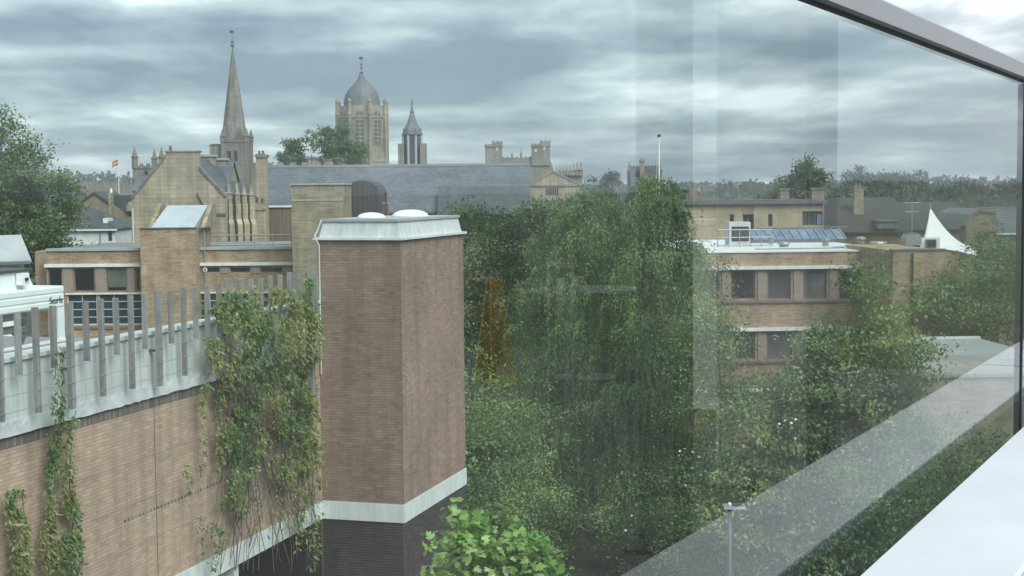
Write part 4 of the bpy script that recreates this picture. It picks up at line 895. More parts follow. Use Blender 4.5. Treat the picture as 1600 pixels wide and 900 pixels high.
def chapel():
    Y = 290; t = T('chapel', 'stone chapel gable with mullioned window and a receding row of pinnacles', 'chapel', at(865, 290, Y)[0], Y)
    q = lambda x, y, yo=0: t.px(x, y, yo)
    pl = [(q(829, 300)[0], 0), (q(911, 300)[0], 0), q(911, 291), q(864, 269), q(829, 289)]
    t.part('wall', G().prism(pl, 0, .6), 'ashlar')
    t.part('roof', G().prism([(pl[0][0] + .2, pl[4][1] - .3), (pl[1][0] - .2, pl[2][1] - .3), (pl[3][0], pl[3][1] - .2)], .62, 14), 'lead')
    for a, b in ((pl[4], pl[3]), (pl[3], pl[2])): t.part('gable_coping', G().prism([a, b, (b[0], b[1] + .35), (a[0], a[1] + .35)], -.15, .7), 'old_stone')
    z = q(865, 290)[1]; t.part('string_course', G().box(pl[0][0], pl[1][0], -.25, -.003, z - .1, z + .2), 'old_stone')
    h = t.rect(853, 292, 873, 304.5); w = t.part('window', G().box(h[0], h[1], -.08, -.002, h[2], h[3]), 'old_stone')
    for i in range(6): x = h[0] + (h[1] - h[0]) * (i + .5) / 6; t.part('pane', G().box(x - .14, x + .14, -.10, -.081, h[2] + .1, h[3] - .1), 'glass_dark', w)
    zb = q(890, 275, 4)[1]; t.part('aisle_wall', G().box(q(869, 280, 4)[0], q(910, 280, 4)[0], 4, 4.6, 0, zb), 'old_stone')
    t.part('battlement', G().prism(crenel(q(869, 280, 4)[0], q(910, 280, 4)[0], zb, zb + .2, zb + .5, 9), 4, 4.5), 'old_stone')
    for x, y, w_ in ((870, 260, .4), (875, 258.5, .45), (880, 257.5, .5), (885.3, 257, .55), (890.5, 256.8, .6), (896, 255.5, .65), (902, 253, .8), (907.5, 253, .8)):
        z0 = q(x, 274, 3.6)[1]; t.part('pinnacle', pinnacle(G(), q(x, 260, 3.6)[0], 3.6, z0, w_, q(x, y, 3.6)[1] - z0, .35), 'far_stone')
    bn = at(905, 300, 200)
chapel()
def crested_house():
    Y = 215; t = T('crested_roof_house', 'steep dark slate roof with ridge cresting between two slim pinnacles', 'building', at(1010, 280, Y)[0], Y)
    q = lambda x, y, yo=0: t.px(x, y, yo)
    x0, x1 = q(985, 280)[0], q(1035, 280)[0]; ze = q(1010, 291)[1]; zr = q(1010, 261, 3)[1]
    t.part('wall', G().box(x0, x1, .1, 6, 0, ze), 'grey_stone')
    t.part('roof', G().prismx([(0, ze), (3, zr), (6, ze)], x0 + .1, x1 - .1), 'dark_slate')
    t.part('cresting', G().prism(crenel(x0 + .2, x1 - .2, zr - .1, zr + .04, zr + .24, 9), 2.95, 3.05), 'dark_slate')
    for x, y in ((986, 252.5), (1034, 252)): t.part('gable_pinnacle', pinnacle(G(), q(x, 280)[0], 3, ze, .62, q(x, y)[1] - ze, .6), 'grey_stone')
    c = (q(1000, 260, 1)[0], q(1007, 260, 1)[0]); z = q(1003, 252, 1)[1]; s = t.part('chimney', G().box(c[0], c[1], 1, 1.7, ze, z), 'old_stone')
    t.part('chimney_cap', G().lathe((c[0] + c[1]) / 2, 1.35, [(.55, z), (.55, z + .12), (.38, z + .2), (.3, z + .45)], 4, math.pi / 4), 'old_stone', s)
    h = t.rect(998, 276, 1020, 291, -.2); t.part('dormer', G().prism([(h[0], h[2]), (h[1], h[2]), (h[1], h[3] - .6), ((h[0] + h[1]) / 2, h[3] + .2), (h[0], h[3] - .6)], -.2, 2), 'old_stone')
    p = T('flagpole', 'tall bare white flagpole rising above the trees', 'flagpole', at(1030, 300, 108)[0], 108)
    z1 = p.px(1030, 214)[1]; x = p.px(1030, 260)[0]
    p.part('pole', G().tube([(x, 0, 0), (x, 0, 12), (x, 0, z1)], [.09, .075, .045], 8), 'white_coat', None, True); p.part('truck', G().lathe(x, 0, [(.05, z1), (.14, z1 + .05), (.14, z1 + .14), (.04, z1 + .2)], 8), 'dark_metal')
    p.part('halyard', G().tube([(x - .06, -.05, z1), (x - .2, -.05, z1 - 3), (x - .07, -.05, z1 - 6)], .012, 4), 'white_paint')
    c = T('green_cupola', 'tiny green copper cupola beside the white flagpole foot', 'cupola', at(1034, 312, 100)[0], 100)
    z0, z1 = c.px(1034, 322)[1], c.px(1034, 303)[1]; x = c.px(1034.5, 312)[0]
    c.part('base', G().box(x - .35, x + .35, -.35, .35, 0, z0), 'old_stone'); c.part('roof', G().lathe(x, 0, [(.36, z0), (.30, z0 + .2), (.14, z0 + .38), (.10, z0 + .5), (.13, z0 + .55), (.03, z1)], 8), 'verdigris')
crested_house()
def low_stone():
    Y = 118; t = T('low_stone_house', 'low stone houses with small cupola beyond the cream building', 'building', at(1075, 310, Y)[0], Y)
    q = lambda x, y, yo=0: t.px(x, y, yo)
    a, b, z = q(1044, 310)[0], q(1074, 310)[0], q(1060, 299)[1]
    hole = t.rect(1056, 304, 1072, 317)
    t.wall('wall', a, b, 0, z, 0, 5, [hole], 'old_stone'); t.window(hole, 0, 'grey_frame', 'glass_grey', .08, .12, 1)
    t.part('roof', G().box(a - .1, b + .1, -.15, 5, z, z + .15), 'dark_slate')
    a, b, z = q(1074.5, 310)[0], q(1091, 310)[0], q(1082, 293)[1]; t.part('cross_wing', G().prism([(a, 0), (b, 0), (b, z - .3), (b - .2, z), (a + .2, z), (a, z - .2)], .3, 4), 'old_stone')
    a, b, z = q(1090.5, 310)[0], q(1105, 310)[0], q(1097, 299)[1]; t.part('gable', G().prism([(a, 0), (b, 0), (b, z - .6), ((a + b) / 2, z), (a, z - .4)], .8, 4), 'old_stone')
    x = q(1095.5, 300)[0]; z = q(1095, 300)[1]; t.part('cupola', G().lathe(x, 2, [(.14, z - .4), (.14, z), (.24, z + .02), (.2, z + .2), (.03, z + .42)], 8), 'grey_stone')
low_stone()

# ------------------------------------------------------------------ left distance: pinnacled tower, castle wall, houses, flag
def left_far():
    Y = 235; t = T('pinnacled_tower', 'square stone tower with three tall thin pinnacles on its parapet', 'tower', at(232, 280, Y)[0], Y)
    q = lambda x, y: t.px(x, y)
    x0, x1, z = q(207.5, 280)[0], q(256, 280)[0], q(232, 263)[1]
    h = [(q(226, 270)[0], q(231, 270)[0], q(230, 274)[1], q(230, 267)[1])]
    t.wall('wall', x0, x1, 0, z, 0, x1 - x0, h, 'grey_stone', .4); t.window(h[0], 0, 'grey_stone', 'glass_dark', .06, .3)
    t.part('string_course', G().box(x0 - .12, x1 + .12, -.12, 5, z - .02, z + .2), 'grey_stone')
    t.part('battlement', G().prism(crenel(x0, x1, z + .2, z + .42, z + .75, 4), 0, .4), 'grey_stone')
    for x, y in ((210, 229.5), (231, 232.5), (252, 230)): t.part('pinnacle', pinnacle(G(), q(x, 250)[0], .2 if x != 231 else 4.4, z, .8, q(x, y)[1] - z, .5), 'grey_stone')
    t.part('lean_to_roof', G().prismx([(-3.5, z - 3.6), (-.01, z - 1.2), (-.01, z - 4)], x0 + .6, x1), 'slate')
    Y = 330; t = T('castle_range', 'long pale castellated range on the skyline left of the pinnacled tower', 'building', at(165, 295, Y)[0], Y)
    x0, x1, z = t.px(117, 295)[0], t.px(212, 295)[0], t.px(165, 292)[1]
    t.part('wall', G().box(x0, x1, 0, 6, 0, z), 'far_stone'); t.part('battlement', G().prism(crenel(x0, x1, z + .002, z + .4, z + 1.0, 16), 0, .8), 'far_stone')
    a, b, z2 = t.px(118, 290, 2)[0], t.px(140, 290, 2)[0], t.px(130, 284, 2)[1]; t.part('higher_block', G().box(a, b, 2, 8, z, z2), 'far_stone')
    f = T('flagpole', 'white flagpole flying a red and gold flag above the castle range', 'flagpole', at(185, 270, 300)[0], 300)
    z0, z1 = 0, f.px(185, 247)[1]; x = f.px(185, 265)[0]; f.part('pole', G().tube([(x, 0, 0), (x, 0, z1)], [.12, .07], 6), 'white_paint')
    zz = lambda y: f.px(182, y)[1]; n = 8
    for nm, ya, yb, m in (('red_stripe', 249.5, 252.5, 'flag_red'), ('gold_stripe', 252.5, 255.5, 'flag_gold'), ('red_stripe', 255.5, 258.5, 'flag_red')):
        g = G(); vs = []
        for i in range(n + 1): u = i / n; xx = x - .06 - 1.15 * u; yy = .12 * math.sin(u * 6); dz = -.55 * u * u; vs += [(xx, yy, zz(ya) + dz), (xx, yy, zz(yb) + dz)]
        g.add(vs, [(2 * i, 2 * i + 1, 2 * i + 3, 2 * i + 2) for i in range(n)]); f.part('flag' if nm[0] == 'g' else 'flag_stripe', g, m)
    t = T('gabled_house', 'brick house with low pitched gable and dark tiled roof beyond the white house', 'house', at(147, 320, 165)[0], 165)
    q = lambda x, y: t.px(x, y)
    pl = [(q(122, 340)[0], 0), (q(168, 340)[0], 0), q(168, 318), q(147, 303.5), q(123, 321)]
    t.part('wall', G().prism(pl, 0, .4), 'house_brick'); t.part('roof', G().prism([(pl[4][0] - .2, pl[4][1] - .1), (pl[3][0], pl[3][1] + .02), (pl[2][0] + .3, pl[2][1] - .1), (pl[2][0] + .3, pl[2][1] + .12), (pl[3][0], pl[3][1] + .3), (pl[4][0] - .2, pl[4][1] + .12)], -.15, 9), 'tile_roof')
    a, b, z = q(112, 315)[0], q(124, 315)[0], q(118, 303)[1]; t.part('chimney', G().box(a, b, 2, 3, 0, z), 'chimney_brick')
    t = T('gabled_house', 'brown house with steep dark slate roof beside the stone gable', 'house', at(190, 340, 140)[0], 140)
    q = lambda x, y: t.px(x, y)
    pl = [(q(172, 390)[0], 0), (q(204, 390)[0], 0), q(204, 342), q(173, 318)]
    t.part('wall', G().prism(pl, 0, .4), 'house_brick'); t.part('roof', G().prism([(pl[3][0], pl[3][1]), (pl[2][0] + .2, pl[2][1] - .1), (pl[2][0] + .1, q(204, 305)[1]), (q(177, 304)[0], q(177, 305)[1])], .42, 8), 'dark_slate')
    a, b, z = q(170, 310)[0], q(176, 310)[0], q(173, 301)[1]; s = t.part('chimney', G().box(a, b, -.2, .6, 0, z), 'old_stone'); t.part('pot', G().lathe((a + b) / 2, .2, [(.13, z), (.1, z + .4)], 8), 'white_paint', s)
    h = t.rect(197, 315, 206, 330, -.5); t.part('dormer', G().prism([(h[0], h[2]), (h[1], h[2]), (h[1], h[3] - .4), ((h[0] + h[1]) / 2, h[3]), (h[0], h[3] - .4)], -.5, 2), 'old_stone')
    t = T('white_house', 'white rendered house with hipped grey slate roof below the big tree', 'house', at(145, 370, 128)[0], 128)
    q = lambda x, y, yo=0: t.px(x, y, yo)
    a, b, ze = q(98, 370)[0], q(179.5, 370)[0], q(145, 358)[1]; zr = q(130, 325, 3.5)[1]
    win = t.rect(169, 360, 175, 377); t.wall('wall', a, b, 0, ze, 0, 7, [win], 'white_render'); t.window(win, 0, 'grey_frame', 'glass_grey', .05, .1, 0, 1)
    r0, r1 = q(100, 330, 3.5)[0], q(148, 330, 3.5)[0]
    t.part('roof', G().add([(a - .2, -.25, ze), (b + .25, -.25, ze), (b + .25, 7.25, ze), (a - .2, 7.25, ze), (r0, 3.5, zr), (r1, 3.5, zr)], [(0, 1, 5, 4), (1, 2, 5), (2, 3, 4, 5), (3, 0, 4), (0, 3, 2, 1)]), 'dark_slate')
    t.part('eaves', G().box(a - .2, b + .25, -.3, -.03, ze - .14, ze - .002), 'white_paint'); x = q(157, 370)[0]; t.part('downpipe', G().tube([(x, -.07, 0), (x, -.07, ze - .1)], .05, 6), 'grey_metal')
    h = t.rect(161, 341, 168, 349, .8); t.part('rooflight', G().box(h[0], h[1], .8, 2.5, h[2], h[3]), 'white_paint')
left_far()

# ------------------------------------------------------------------ right side: brick office, cream building, roofs, marquee
def right_office():
    Y = 74; t = T('brick_office', 'brown brick office with two rows of square windows behind the leafy tree', 'building', at(1255, 400, Y)[0], Y, math.radians(3))
    q = lambda x, y, yo=0: t.px(x, y, yo); P = lambda *a: t.rect(*a)
    x0, x1 = q(1085, 400)[0], q(1397, 400)[0]; zt = q(1255, 394)[1]
    r1 = [P(a, 422.5, b, 468) for a, b in ((1100, 1124), (1142, 1180), (1199, 1236), (1255, 1292), (1311, 1346), (1366, 1382))]
    r2 = [P(a, 517.5, b, 562) for a, b in ((1100, 1124), (1143, 1180), (1198, 1238), (1255, 1292), (1311, 1346))]
    r3 = [P(a, 612, b, 655) for a, b in ((1143, 1180), (1198, 1238), (1255, 1292))]
    t.wall('wall', x0, x1, 0, zt, 0, 17, r1 + r2 + r3, 'office_brick', .3)
    for i, h in enumerate(r1 + r2 + r3): t.window(h, 0, 'brown_frame', ['glass_dark', 'glass_dark', 'glass_grey', 'glass_blind', 'glass_dark'][i % 5], .07, .13)
    for row, (ya, yb) in ((r1, (421, 470)), (r2, (516.5, 564)), (r3, (611, 657))):
        for i in range(len(row) - 1):
            a, b = row[i][1] + .12, row[i + 1][0] - .12; zb, z1 = q(1255, yb)[1], q(1255, ya)[1]
            t.part('pier', G().box(a, b, -.06, -.003, zb, z1), 'tan_pier')
        a, b = row[0][0] - .2, row[-1][1] + .1; zb = q(1255, yb)[1]; t.part('sill', G().box(a, b, -.09, -.062, zb - .08, zb + .03), 'brown_frame')
    for ya in (415.2, 511.2, 606): h = P(1085, ya, 1394, ya + 5); t.part('white_band', G().box(h[0], h[1], -.2, -.003, h[2], h[3]), 'white_paint')
    t.part('roof', G().box(x0 - .05, x1 + .05, -.05, 17, zt, zt + .06), 'white_roof')
    # roof plant: louvred box, rails, glazed lean-to
    bx = P(1139.5, 347, 1173, 378, 7); b = t.part('plant_box', G().box(bx[0], bx[1], 7, 8.2, zt + .06, bx[3]), 'white_coat')
    for i in range(9): z = bx[2] + .12 + i * (bx[3] - bx[2] - .45) / 9; t.part('louvre', G().box(bx[0] + .16, bx[1] - .12, 6.93, 6.997, z, z + .07), 'dark_metal', b)
    t.part('back_panel', G().box(bx[0] + .14, bx[1] - .1, 6.97, 6.998, bx[2] + .05, bx[3] - .25), 'black', b)
    ra, rb = q(1122, 368, 6)[0], q(1207, 368, 6)[0]; zr = q(1160, 359, 6)[1]
    for i in range(3): z = zt + .15 + (zr - zt - .15) * i / 2; t.part('guard_rail', G().tube([(ra, 6, z), (rb, 6, z)], .03, 5), 'grey_metal')
    for i in range(6): x = ra + (rb - ra) * i / 5; t.part('rail_post', G().tube([(x, 6.06, zt + .06), (x, 6.06, zr)], .03, 5), 'grey_metal')
    g0, g1 = q(1176, 366, 11)[0], q(1322, 366, 11)[0]; za, zb = q(1250, 374, 11)[1], q(1250, 358.5, 12.5)[1]; n = 11
    gl = t.part('rooflight', G().box(g0, g1, 11, 12.6, zt + .06, za), 'grey_frame')
    for i in range(n):
        a, b = g0 + (g1 - g0) * i / n + .04, g0 + (g1 - g0) * (i + 1) / n - .04
        t.part('pane', G().add([(a, 11, za + .01), (b, 11, za + .01), (b, 12.5, zb), (a, 12.5, zb)], [(0, 1, 2, 3)]), 'glass_sky', gl)
        t.part('glazing_bar', G().add([(b, 10.98, za), (b + .08, 10.98, za), (b + .08, 12.5, zb + .03), (b, 12.5, zb + .03), (b, 10.98, za + .05), (b + .08, 10.98, za + .05), (b + .08, 12.5, zb + .06), (b, 12.5, zb + .06)], [(0, 1, 5, 4), (1, 2, 6, 5), (4, 5, 6, 7), (3, 0, 4, 7)]), 'grey_metal', gl)
    t.part('rooflight_back', G().box(g0, g1, 12.62, 12.8, zt + .06, zb), 'grey_frame', gl)
    d = P(1320, 386, 1412, 393, -.1)
    t.part('membrane_fold', G().lathe(q(1350, 380, 3)[0], 3, [(1.3, zt + .06), (1.2, zt + .14), (.6, zt + .2)], 14), 'white_roof', None, True)
    for i, (px, yo, w, h) in enumerate(((1225, 3.5, .35, .35), (1290, 5.5, .25, .5), (1372, 4.0, .5, .3), (1345, 8.5, .3, .4), (1205, 9.5, .2, .6))):
        x = q(px, 380, yo)[0]; vt = t.part('roof_vent', G().lathe(x, yo, [(w * .7, zt + .06), (w * .7, zt + .06 + h * .6), (w, zt + .06 + h * .62), (w * .9, zt + .06 + h * .9), (w * .3, zt + .06 + h)], 10), 'grey_metal')
    t.part('conduit', G().tube([(q(1180, 385, 2)[0], 2, zt + .12), (q(1300, 385, 2.4)[0], 2.4, zt + .12), (q(1385, 385, 4)[0], 4, zt + .12)], .05, 5), 'grey_metal')
    # brick stair end
    u = T('brick_stair_end', 'blank brown brick block at the end of the brick office', 'building', at(1460, 420, 69)[0], 69, math.radians(3))
    a, b, z = u.px(1395, 420)[0], u.px(1562, 420)[0], u.px(1470, 391)[1]
    u.part('wall', G().prism([(a, 0), (b, 0), (b, z - 1.5), (u.px(1478, 400)[0], z - .01), (a, z)], 0, 8), 'office_brick'); u.part('coping', G().box(a - .05, u.px(1478, 400)[0], -.06, .4, z, z + .07), 'grey_frame')
    x = u.px(1425, 450)[0]; u.part('downpipe', G().tube([(x, -.08, 0), (x, -.08, z - .1)], .05, 6), 'dark_metal')
    v = T('water_tank', 'grey roof tank beside the white marquee', 'tank', at(1427, 378, 76)[0], 76, 0, None, 12.9)
    a, b, z0, z1 = v.px(1415, 378)[0], v.px(1440, 378)[0], 0.0, v.px(1427, 366)[1]
    v.part('body', G().prism([(a, z0), (b, z0), (b, z1 - .1), (b - .12, z1), (a + .15, z1), (a, z1 - .2)], 0, 1), 'grey_metal'); v.part('lid', G().box(a + .2, b - .1, .1, .9, z1, z1 + .06), 'grey_frame')
    for xx in (a + .1, b - .15): v.part('foot', G().box(xx, xx + .06, .1, .9, -.5, z0), 'dark_metal')
right_office()
def cream_building():
    Y = 105; t = T('cream_building', 'modern cream stone building with flat dark roof and narrow windows', 'building', at(1170, 340, Y)[0], Y)
    q = lambda x, y, yo=0: t.px(x, y, yo); P = lambda *a: t.rect(*a)
    x0, x1, zt = q(1050, 340)[0], q(1286, 340)[0], q(1170, 319)[1]
    hs = [P(1140, 335, 1147, 347), P(1160.5, 335, 1178, 366), P(1200, 334.5, 1207, 354), P(1253.5, 330, 1285.3, 352.5)]
    t.wall('wall', x0, x1, 0, zt, 0, 10, hs, 'cream_stone', .4)
    for h, p, m in zip(hs, ('glass_dark', 'glass_dark', 'glass_grey', 'glass_grey'), (0, 1, 0, 2)): t.window(h, 0, 'grey_frame', p, .08, .2, m)
    h = P(1277, 334, 1285, 351); t.part('blue_panel', G().box(h[0], h[1], .10, .14, h[2], h[3]), 'glass_sky')
    h = P(1160.5, 322, 1178, 334.8); t.part('recessed_panel', G().box(h[0], h[1], -.05, -.003, h[2], h[3]), 'pale_brick')
    t.part('roof', G().box(x0 - .25, x1 + .25, -.3, 10.2, zt + .002, zt + .22), 'grey_frame')
    t.part('attic', G().box(x0 + .5, x1 - .2, 1.0, 9.5, zt + .22, q(1170, 313, 1)[1]), 'dark_slate')
    t.part('terrace_rail', G().tube([(q(1178, 357)[0], -.6, q(1178, 356.5)[1]), (q(1322, 357)[0], -.6, q(1322, 354.5)[1])], .05, 5), 'grey_frame')
    for a, b, y, d in ((1219.5, 1233, 295, 14), (1268.5, 1288, 294, 12)):
        c = T('brick_chimney', 'squat stone chimney above the cream building, ' + ('narrower one' if b < 1250 else 'wider one near its corner'), 'chimney', at((a + b) / 2, 305, Y + d)[0], Y + d)
        u, v, z = c.px(a, 300)[0], c.px(b, 300)[0], c.px((a + b) / 2, y + 2)[1]; s = c.part('stack', G().box(u, v, 0, .9, 0, z), 'old_stone'); c.part('cap', G().box(u - .07, v + .07, -.07, .97, z, z + .14), 'grey_stone')
cream_building()
def right_roofs():
    t = T('tiled_roof_house', 'long dark tiled roof behind the cream building with small rooflight', 'house', at(1360, 350, 128)[0], 128)
    q = lambda x, y, yo=0: t.px(x, y, yo)
    a, b, ze, zr = q(1280, 350)[0], q(1425, 350)[0], q(1360, 364)[1], q(1360, 311, 6)[1]
    t.part('wall', G().box(a + .2, b - .2, .4, 11.6, 0, ze), 'chimney_brick'); t.part('roof', G().prismx([(0, ze), (6, zr), (12, ze), (12, ze + .12), (6, zr + .14), (0, ze + .12)], a, b), 'tile_roof')
    h = t.rect(1372, 346, 1404, 357, -.3); d = t.part('dormer', G().box(h[0], h[1], -.3, 3, h[2], h[3]), 'lead'); t.part('dormer_roof', G().box(h[0] - .1, h[1] + .1, -.45, 3.2, h[3], h[3] + .1), 'grey_frame', d)
    c = T('brick_chimney', 'tall pale chimney standing against the dark wooded slope', 'chimney', at(1342, 310, 131)[0], 131)
    u, v, z = c.px(1335, 300)[0], c.px(1349.5, 300)[0], c.px(1342, 293)[1]; c.part('stack', G().box(u, v, 0, .8, 0, z), 'pale_brick'); c.part('cap', G().box(u - .07, v + .07, -.07, .87, z, z + .12), 'grey_stone')
    for i in (.2, .55): c.part('pot', G().lathe(u + i, .4, [(.11, z + .12), (.09, z + .4)], 8), 'chimney_brick')
    t = T('tiled_roof_house', 'dark tiled roof house behind the white marquee peak', 'house', at(1480, 350, 136)[0], 136)
    a, b, ze, zr = t.px(1412, 350)[0], t.px(1525, 350)[0], t.px(1470, 360)[1], t.px(1470, 318, 6)[1]
    t.part('wall', G().box(a + .2, b - .2, .4, 11.6, 0, ze), 'chimney_brick'); t.part('roof', G().prismx([(0, ze), (6, zr), (12, ze), (12, ze + .12), (6, zr + .14), (0, ze + .12)], a, b), 'tile_roof')
    a = T('aerial', 'thin television aerial mast between the dark roofs', 'aerial', at(1425, 340, 100)[0], 100)
    x = a.px(1425, 340)[0]; z1 = a.px(1425, 316)[1]; a.part('mast', G().tube([(x, 0, 9), (x, 0, z1)], .035, 6), 'grey_metal')
    for zz, w in ((z1 - .05, .55), (z1 - .65, .45)): a.part('boom', G().tube([(x - w, 0, zz), (x + w, 0, zz + .03)], .025, 5), 'grey_metal')
    g = T('stone_end_house', 'yellow stone end wall with slate roof, partly green with creeper', 'house', at(1555, 360, 112)[0], 112)
    q = lambda x, y, yo=0: g.px(x, y, yo)
    pl = [(q(1510, 400)[0], 0), (q(1556, 400)[0], 0), q(1556, 334), q(1530, 330), q(1517, 338), q(1510, 352)]
    g.part('end_wall', G().prism(pl, 0, .5), 'house_brick'); g.part('roof_edge', G().prism([pl[5], pl[4], pl[3], pl[2], (pl[2][0], pl[2][1] + .2), (pl[3][0], pl[3][1] + .2), (pl[4][0] - .15, pl[4][1] + .15), (pl[5][0] - .2, pl[5][1])], -.15, 8), 'grey_frame')
    a, b, ze, zr = pl[1][0] + .02, q(1680, 340)[0], q(1600, 366)[1], q(1600, 327, 5)[1]
    g.part('side_wall', G().box(a, b, .5, 9, 0, ze), 'house_brick'); g.part('roof', G().prismx([(.1, ze), (5, zr), (9.5, ze), (9.5, ze + .1), (5, zr + .12), (.1, ze + .1)], a, b), 'slate')
    g.part('gutter', G().box(a, b, -.04, .09, ze - .02, ze + .1), 'white_paint')
    z = q(1600, 333, 1)[1]; g.part('ridge_line', G().box(a, b, 4.9, 5.1, zr + .1, zr + .22), 'lead')
right_roofs()
def marquee():
    Y = 100; t = T('marquee', 'white peaked fabric marquee with long sweeping edge', 'tent', at(1470, 380, Y)[0], Y)
    def w(px, py, Yw): p = at(px, py, Yw); return np.array([p[0] - t.o[0], p[1] - Y, p[2]])
    pk = w(1453.5, 325, 100); cs = [w(1434, 392, 97), w(1534, 402, 96.5), w(1520, 385, 104), w(1440, 384, 104)]
    ring = []; m = 10
    for i in range(4):
        a, b = cs[i], cs[(i + 1) % 4]
        for k in range(m): f = k / m; p = a + (b - a) * f; p = p + (cs[0] * .25 + cs[1] * .25 + cs[2] * .25 + cs[3] * .25 - p) * (.10 * math.sin(math.pi * f)); p[2] += .25 * math.sin(math.pi * f); ring.append(p)
    g = G(); rows = 9; vs = []; n = len(ring)
    for j in range(rows):
        f = j / (rows - 1)
        for p in ring: h = f ** 1.0; q = pk + (p - pk) * h; q[2] = p[2] + (pk[2] - p[2]) * (1 - h) ** 1.75; vs.append(q if j else pk + (p - pk) * .01)
    g.add(vs, [(j * n + i, j * n + (i + 1) % n, (j + 1) * n + (i + 1) % n, (j + 1) * n + i) for j in range(rows - 1) for i in range(n)])
    t.part('canopy', g, 'canvas', None, True)
    t.part('mast', G().tube([(pk[0], pk[1], 0), tuple(pk + np.array([0, 0, .3]))], .06, 8), 'grey_metal')
    for c in cs: t.part('pole', G().tube([(c[0], c[1], 0), tuple(c)], .05, 6), 'grey_metal')
    h = t.rect(1447.5, 374, 1463, 387, -3.4); o = t.part('side_opening', G().box(h[0], h[1], -3.45, -3.3, h[2], h[3]), 'grey_frame'); t.part('dark_pane', G().box(h[0] + .06, h[1] - .06, -3.47, -3.452, h[2] + .06, h[3] - .06), 'glass_dark', o)
    h = t.rect(1438, 371, 1468, 396, -3.2); t.part('side_sheet', G().box(h[0], h[1], -3.28, -3.22, h[2] - 2, h[3]), 'canvas')
marquee()
def flat_roofs():
    t = T('flat_roof_annexe', 'low annexe with pale weathered flat roof below the terrace corner', 'building', at(1510, 560, 58)[0], 58, math.radians(3))
    q = lambda x, y, yo=0: t.px(x, y, yo)
    a, b, z = q(1440, 565)[0], q(1640, 565)[0], q(1500, 566)[1]
    t.part('wall', G().box(a, b, 0, 7.5, 0, z), 'concrete'); t.part('roof', G().box(a - .1, b, -.12, 7.6, z, z + .14), 'grey_roof')
    t.part('roof_kerb', G().box(a - .1, b, 7.4, 7.6, z + .142, z + .24), 'white_roof'); t.part('roof_kerb', G().box(a - .1, b, -.12, -.02, z + .142, z + .2), 'white_roof')
    t.part('roof_fall', G().add([(a + .3, 3.6, z + .146), (b - .5, 6.8, z + .146), (b - .5, 7.0, z + .15), (a + .3, 3.75, z + .15)], [(0, 1, 2, 3)]), 'white_coat')
    u = T('flat_roof_annexe', 'lower yellow brick annexe in front of the pale flat roof', 'building', at(1500, 600, 51.5)[0], 51.5, math.radians(3))
    a, b, z = u.px(1421, 600)[0], u.px(1660, 600)[0], u.px(1480, 590)[1]
    u.part('wall', G().box(a, b, 0, 5.5, 0, z), 'pale_brick'); u.part('coping', G().box(a - .06, b, -.08, 5.6, z, z + .12), 'concrete')
flat_roofs()
def garden_wall():
    t = T('garden_wall', 'grey low garden building seen between trunks beside the brown tower', 'building', at(750, 570, 82)[0], 82)
    a, b, z = t.px(715, 560)[0], t.px(860, 560)[0], t.px(760, 520)[1]
    t.part('wall', G().box(a, b, 0, 5, 0, z), 'grey_stone'); t.part('coping', G().box(a - .1, b + .1, -.15, 5.1, z, z + .16), 'white_paint')
garden_wall()

# ------------------------------------------------------------------ trees
def profile(pts):
    hs, rs = zip(*pts); return lambda h: float(np.interp(h, hs, rs))
weeping_tree('birch_tree', 'broad weeping birch filling the middle of the garden', (at(925, 800, 68)[0], 68, 0), 15.9, profile([(.1, 2.2), (.25, 3.6), (.55, 3.7), (.8, 2.7), (.95, 1.3), (1, .4)]), 4600, .125, 'birch_leaf', 21, .24, nl=30)
weeping_tree('birch_tree', 'taller weeping birch beside the flagpole, nearer the brick office', (at(1028, 800, 65)[0], 65, 0), 16.3, profile([(.1, 1.8), (.3, 2.8), (.6, 2.9), (.85, 1.9), (.95, 1.0), (1, .3)]), 3400, .12, 'birch_leaf', 22, .22, nl=30)
lobes_tree('garden_tree', 'dense dark tree just right of the brown tower', (at(770, 700, 74)[0], 74, 0), [(-.4, 0, 12.6, 1.7, 1.7, 2.4), (.9, .3, 11.2, 1.6, 1.6, 2.2), (-1.3, 0, 9.6, 1.3, 1.5, 1.8), (.4, 0, 8.2, 1.6, 1.6, 1.8), (1.9, 0, 13.2, 1.4, 1.4, 1.9)], 620, 42, .17, 'dark_leaf', .2, seed=31, gap=.40)
lobes_tree('garden_tree', 'rounded tree top rising behind the two birches', (at(860, 700, 80)[0], 80, 0), [(-1, 0, 13.2, 2.2, 2, 2.0), (1.4, 0, 13.6, 2.2, 2, 1.9), (3.8, .4, 13.2, 2.2, 2, 2.0), (0, 0, 10.5, 2.6, 2.2, 2.2), (3.2, 0, 10, 2.6, 2, 2.2)], 620, 40, .17, 'birch_leaf', .25, seed=33, gap=.38)
lobes_tree('ash_tree', 'loose light green tree in front of the brick office windows', (at(1290, 800, 50)[0], 50, 0),
           [(1.2, 0, 12.7, .35, .35, .8), (1.8, 0, 11.2, .7, .7, .9), (.2, 0, 10.4, 1.0, 1.0, .8), (2.5, .2, 9.8, 1.2, 1.1, 1.2), (-.6, 0, 9.2, 1.2, 1.2, 1.0), (1.0, -.2, 9.2, 1.7, 1.4, 1.2), (-1.9, 0, 8.0, 1.3, 1.2, .9), (.3, 0, 7.4, 2.0, 1.5, 1.2), (2.3, 0, 7.6, 1.4, 1.2, 1.1), (-2.6, 0, 6.4, 1.5, 1.3, .9), (-.6, 0, 5.6, 2.0, 1.6, 1.1), (-3.0, 0, 4.8, 1.5, 1.4, .9), (1.6, 0, 5.6, 1.6, 1.4, 1.1), (-1.4, -.3, 3.8, 1.9, 1.6, 1.0)],
           1900, 22, .16, 'ash_leaf', .2, seed=35, spread=.27, gap=.50, droop=.35, inner=.3)
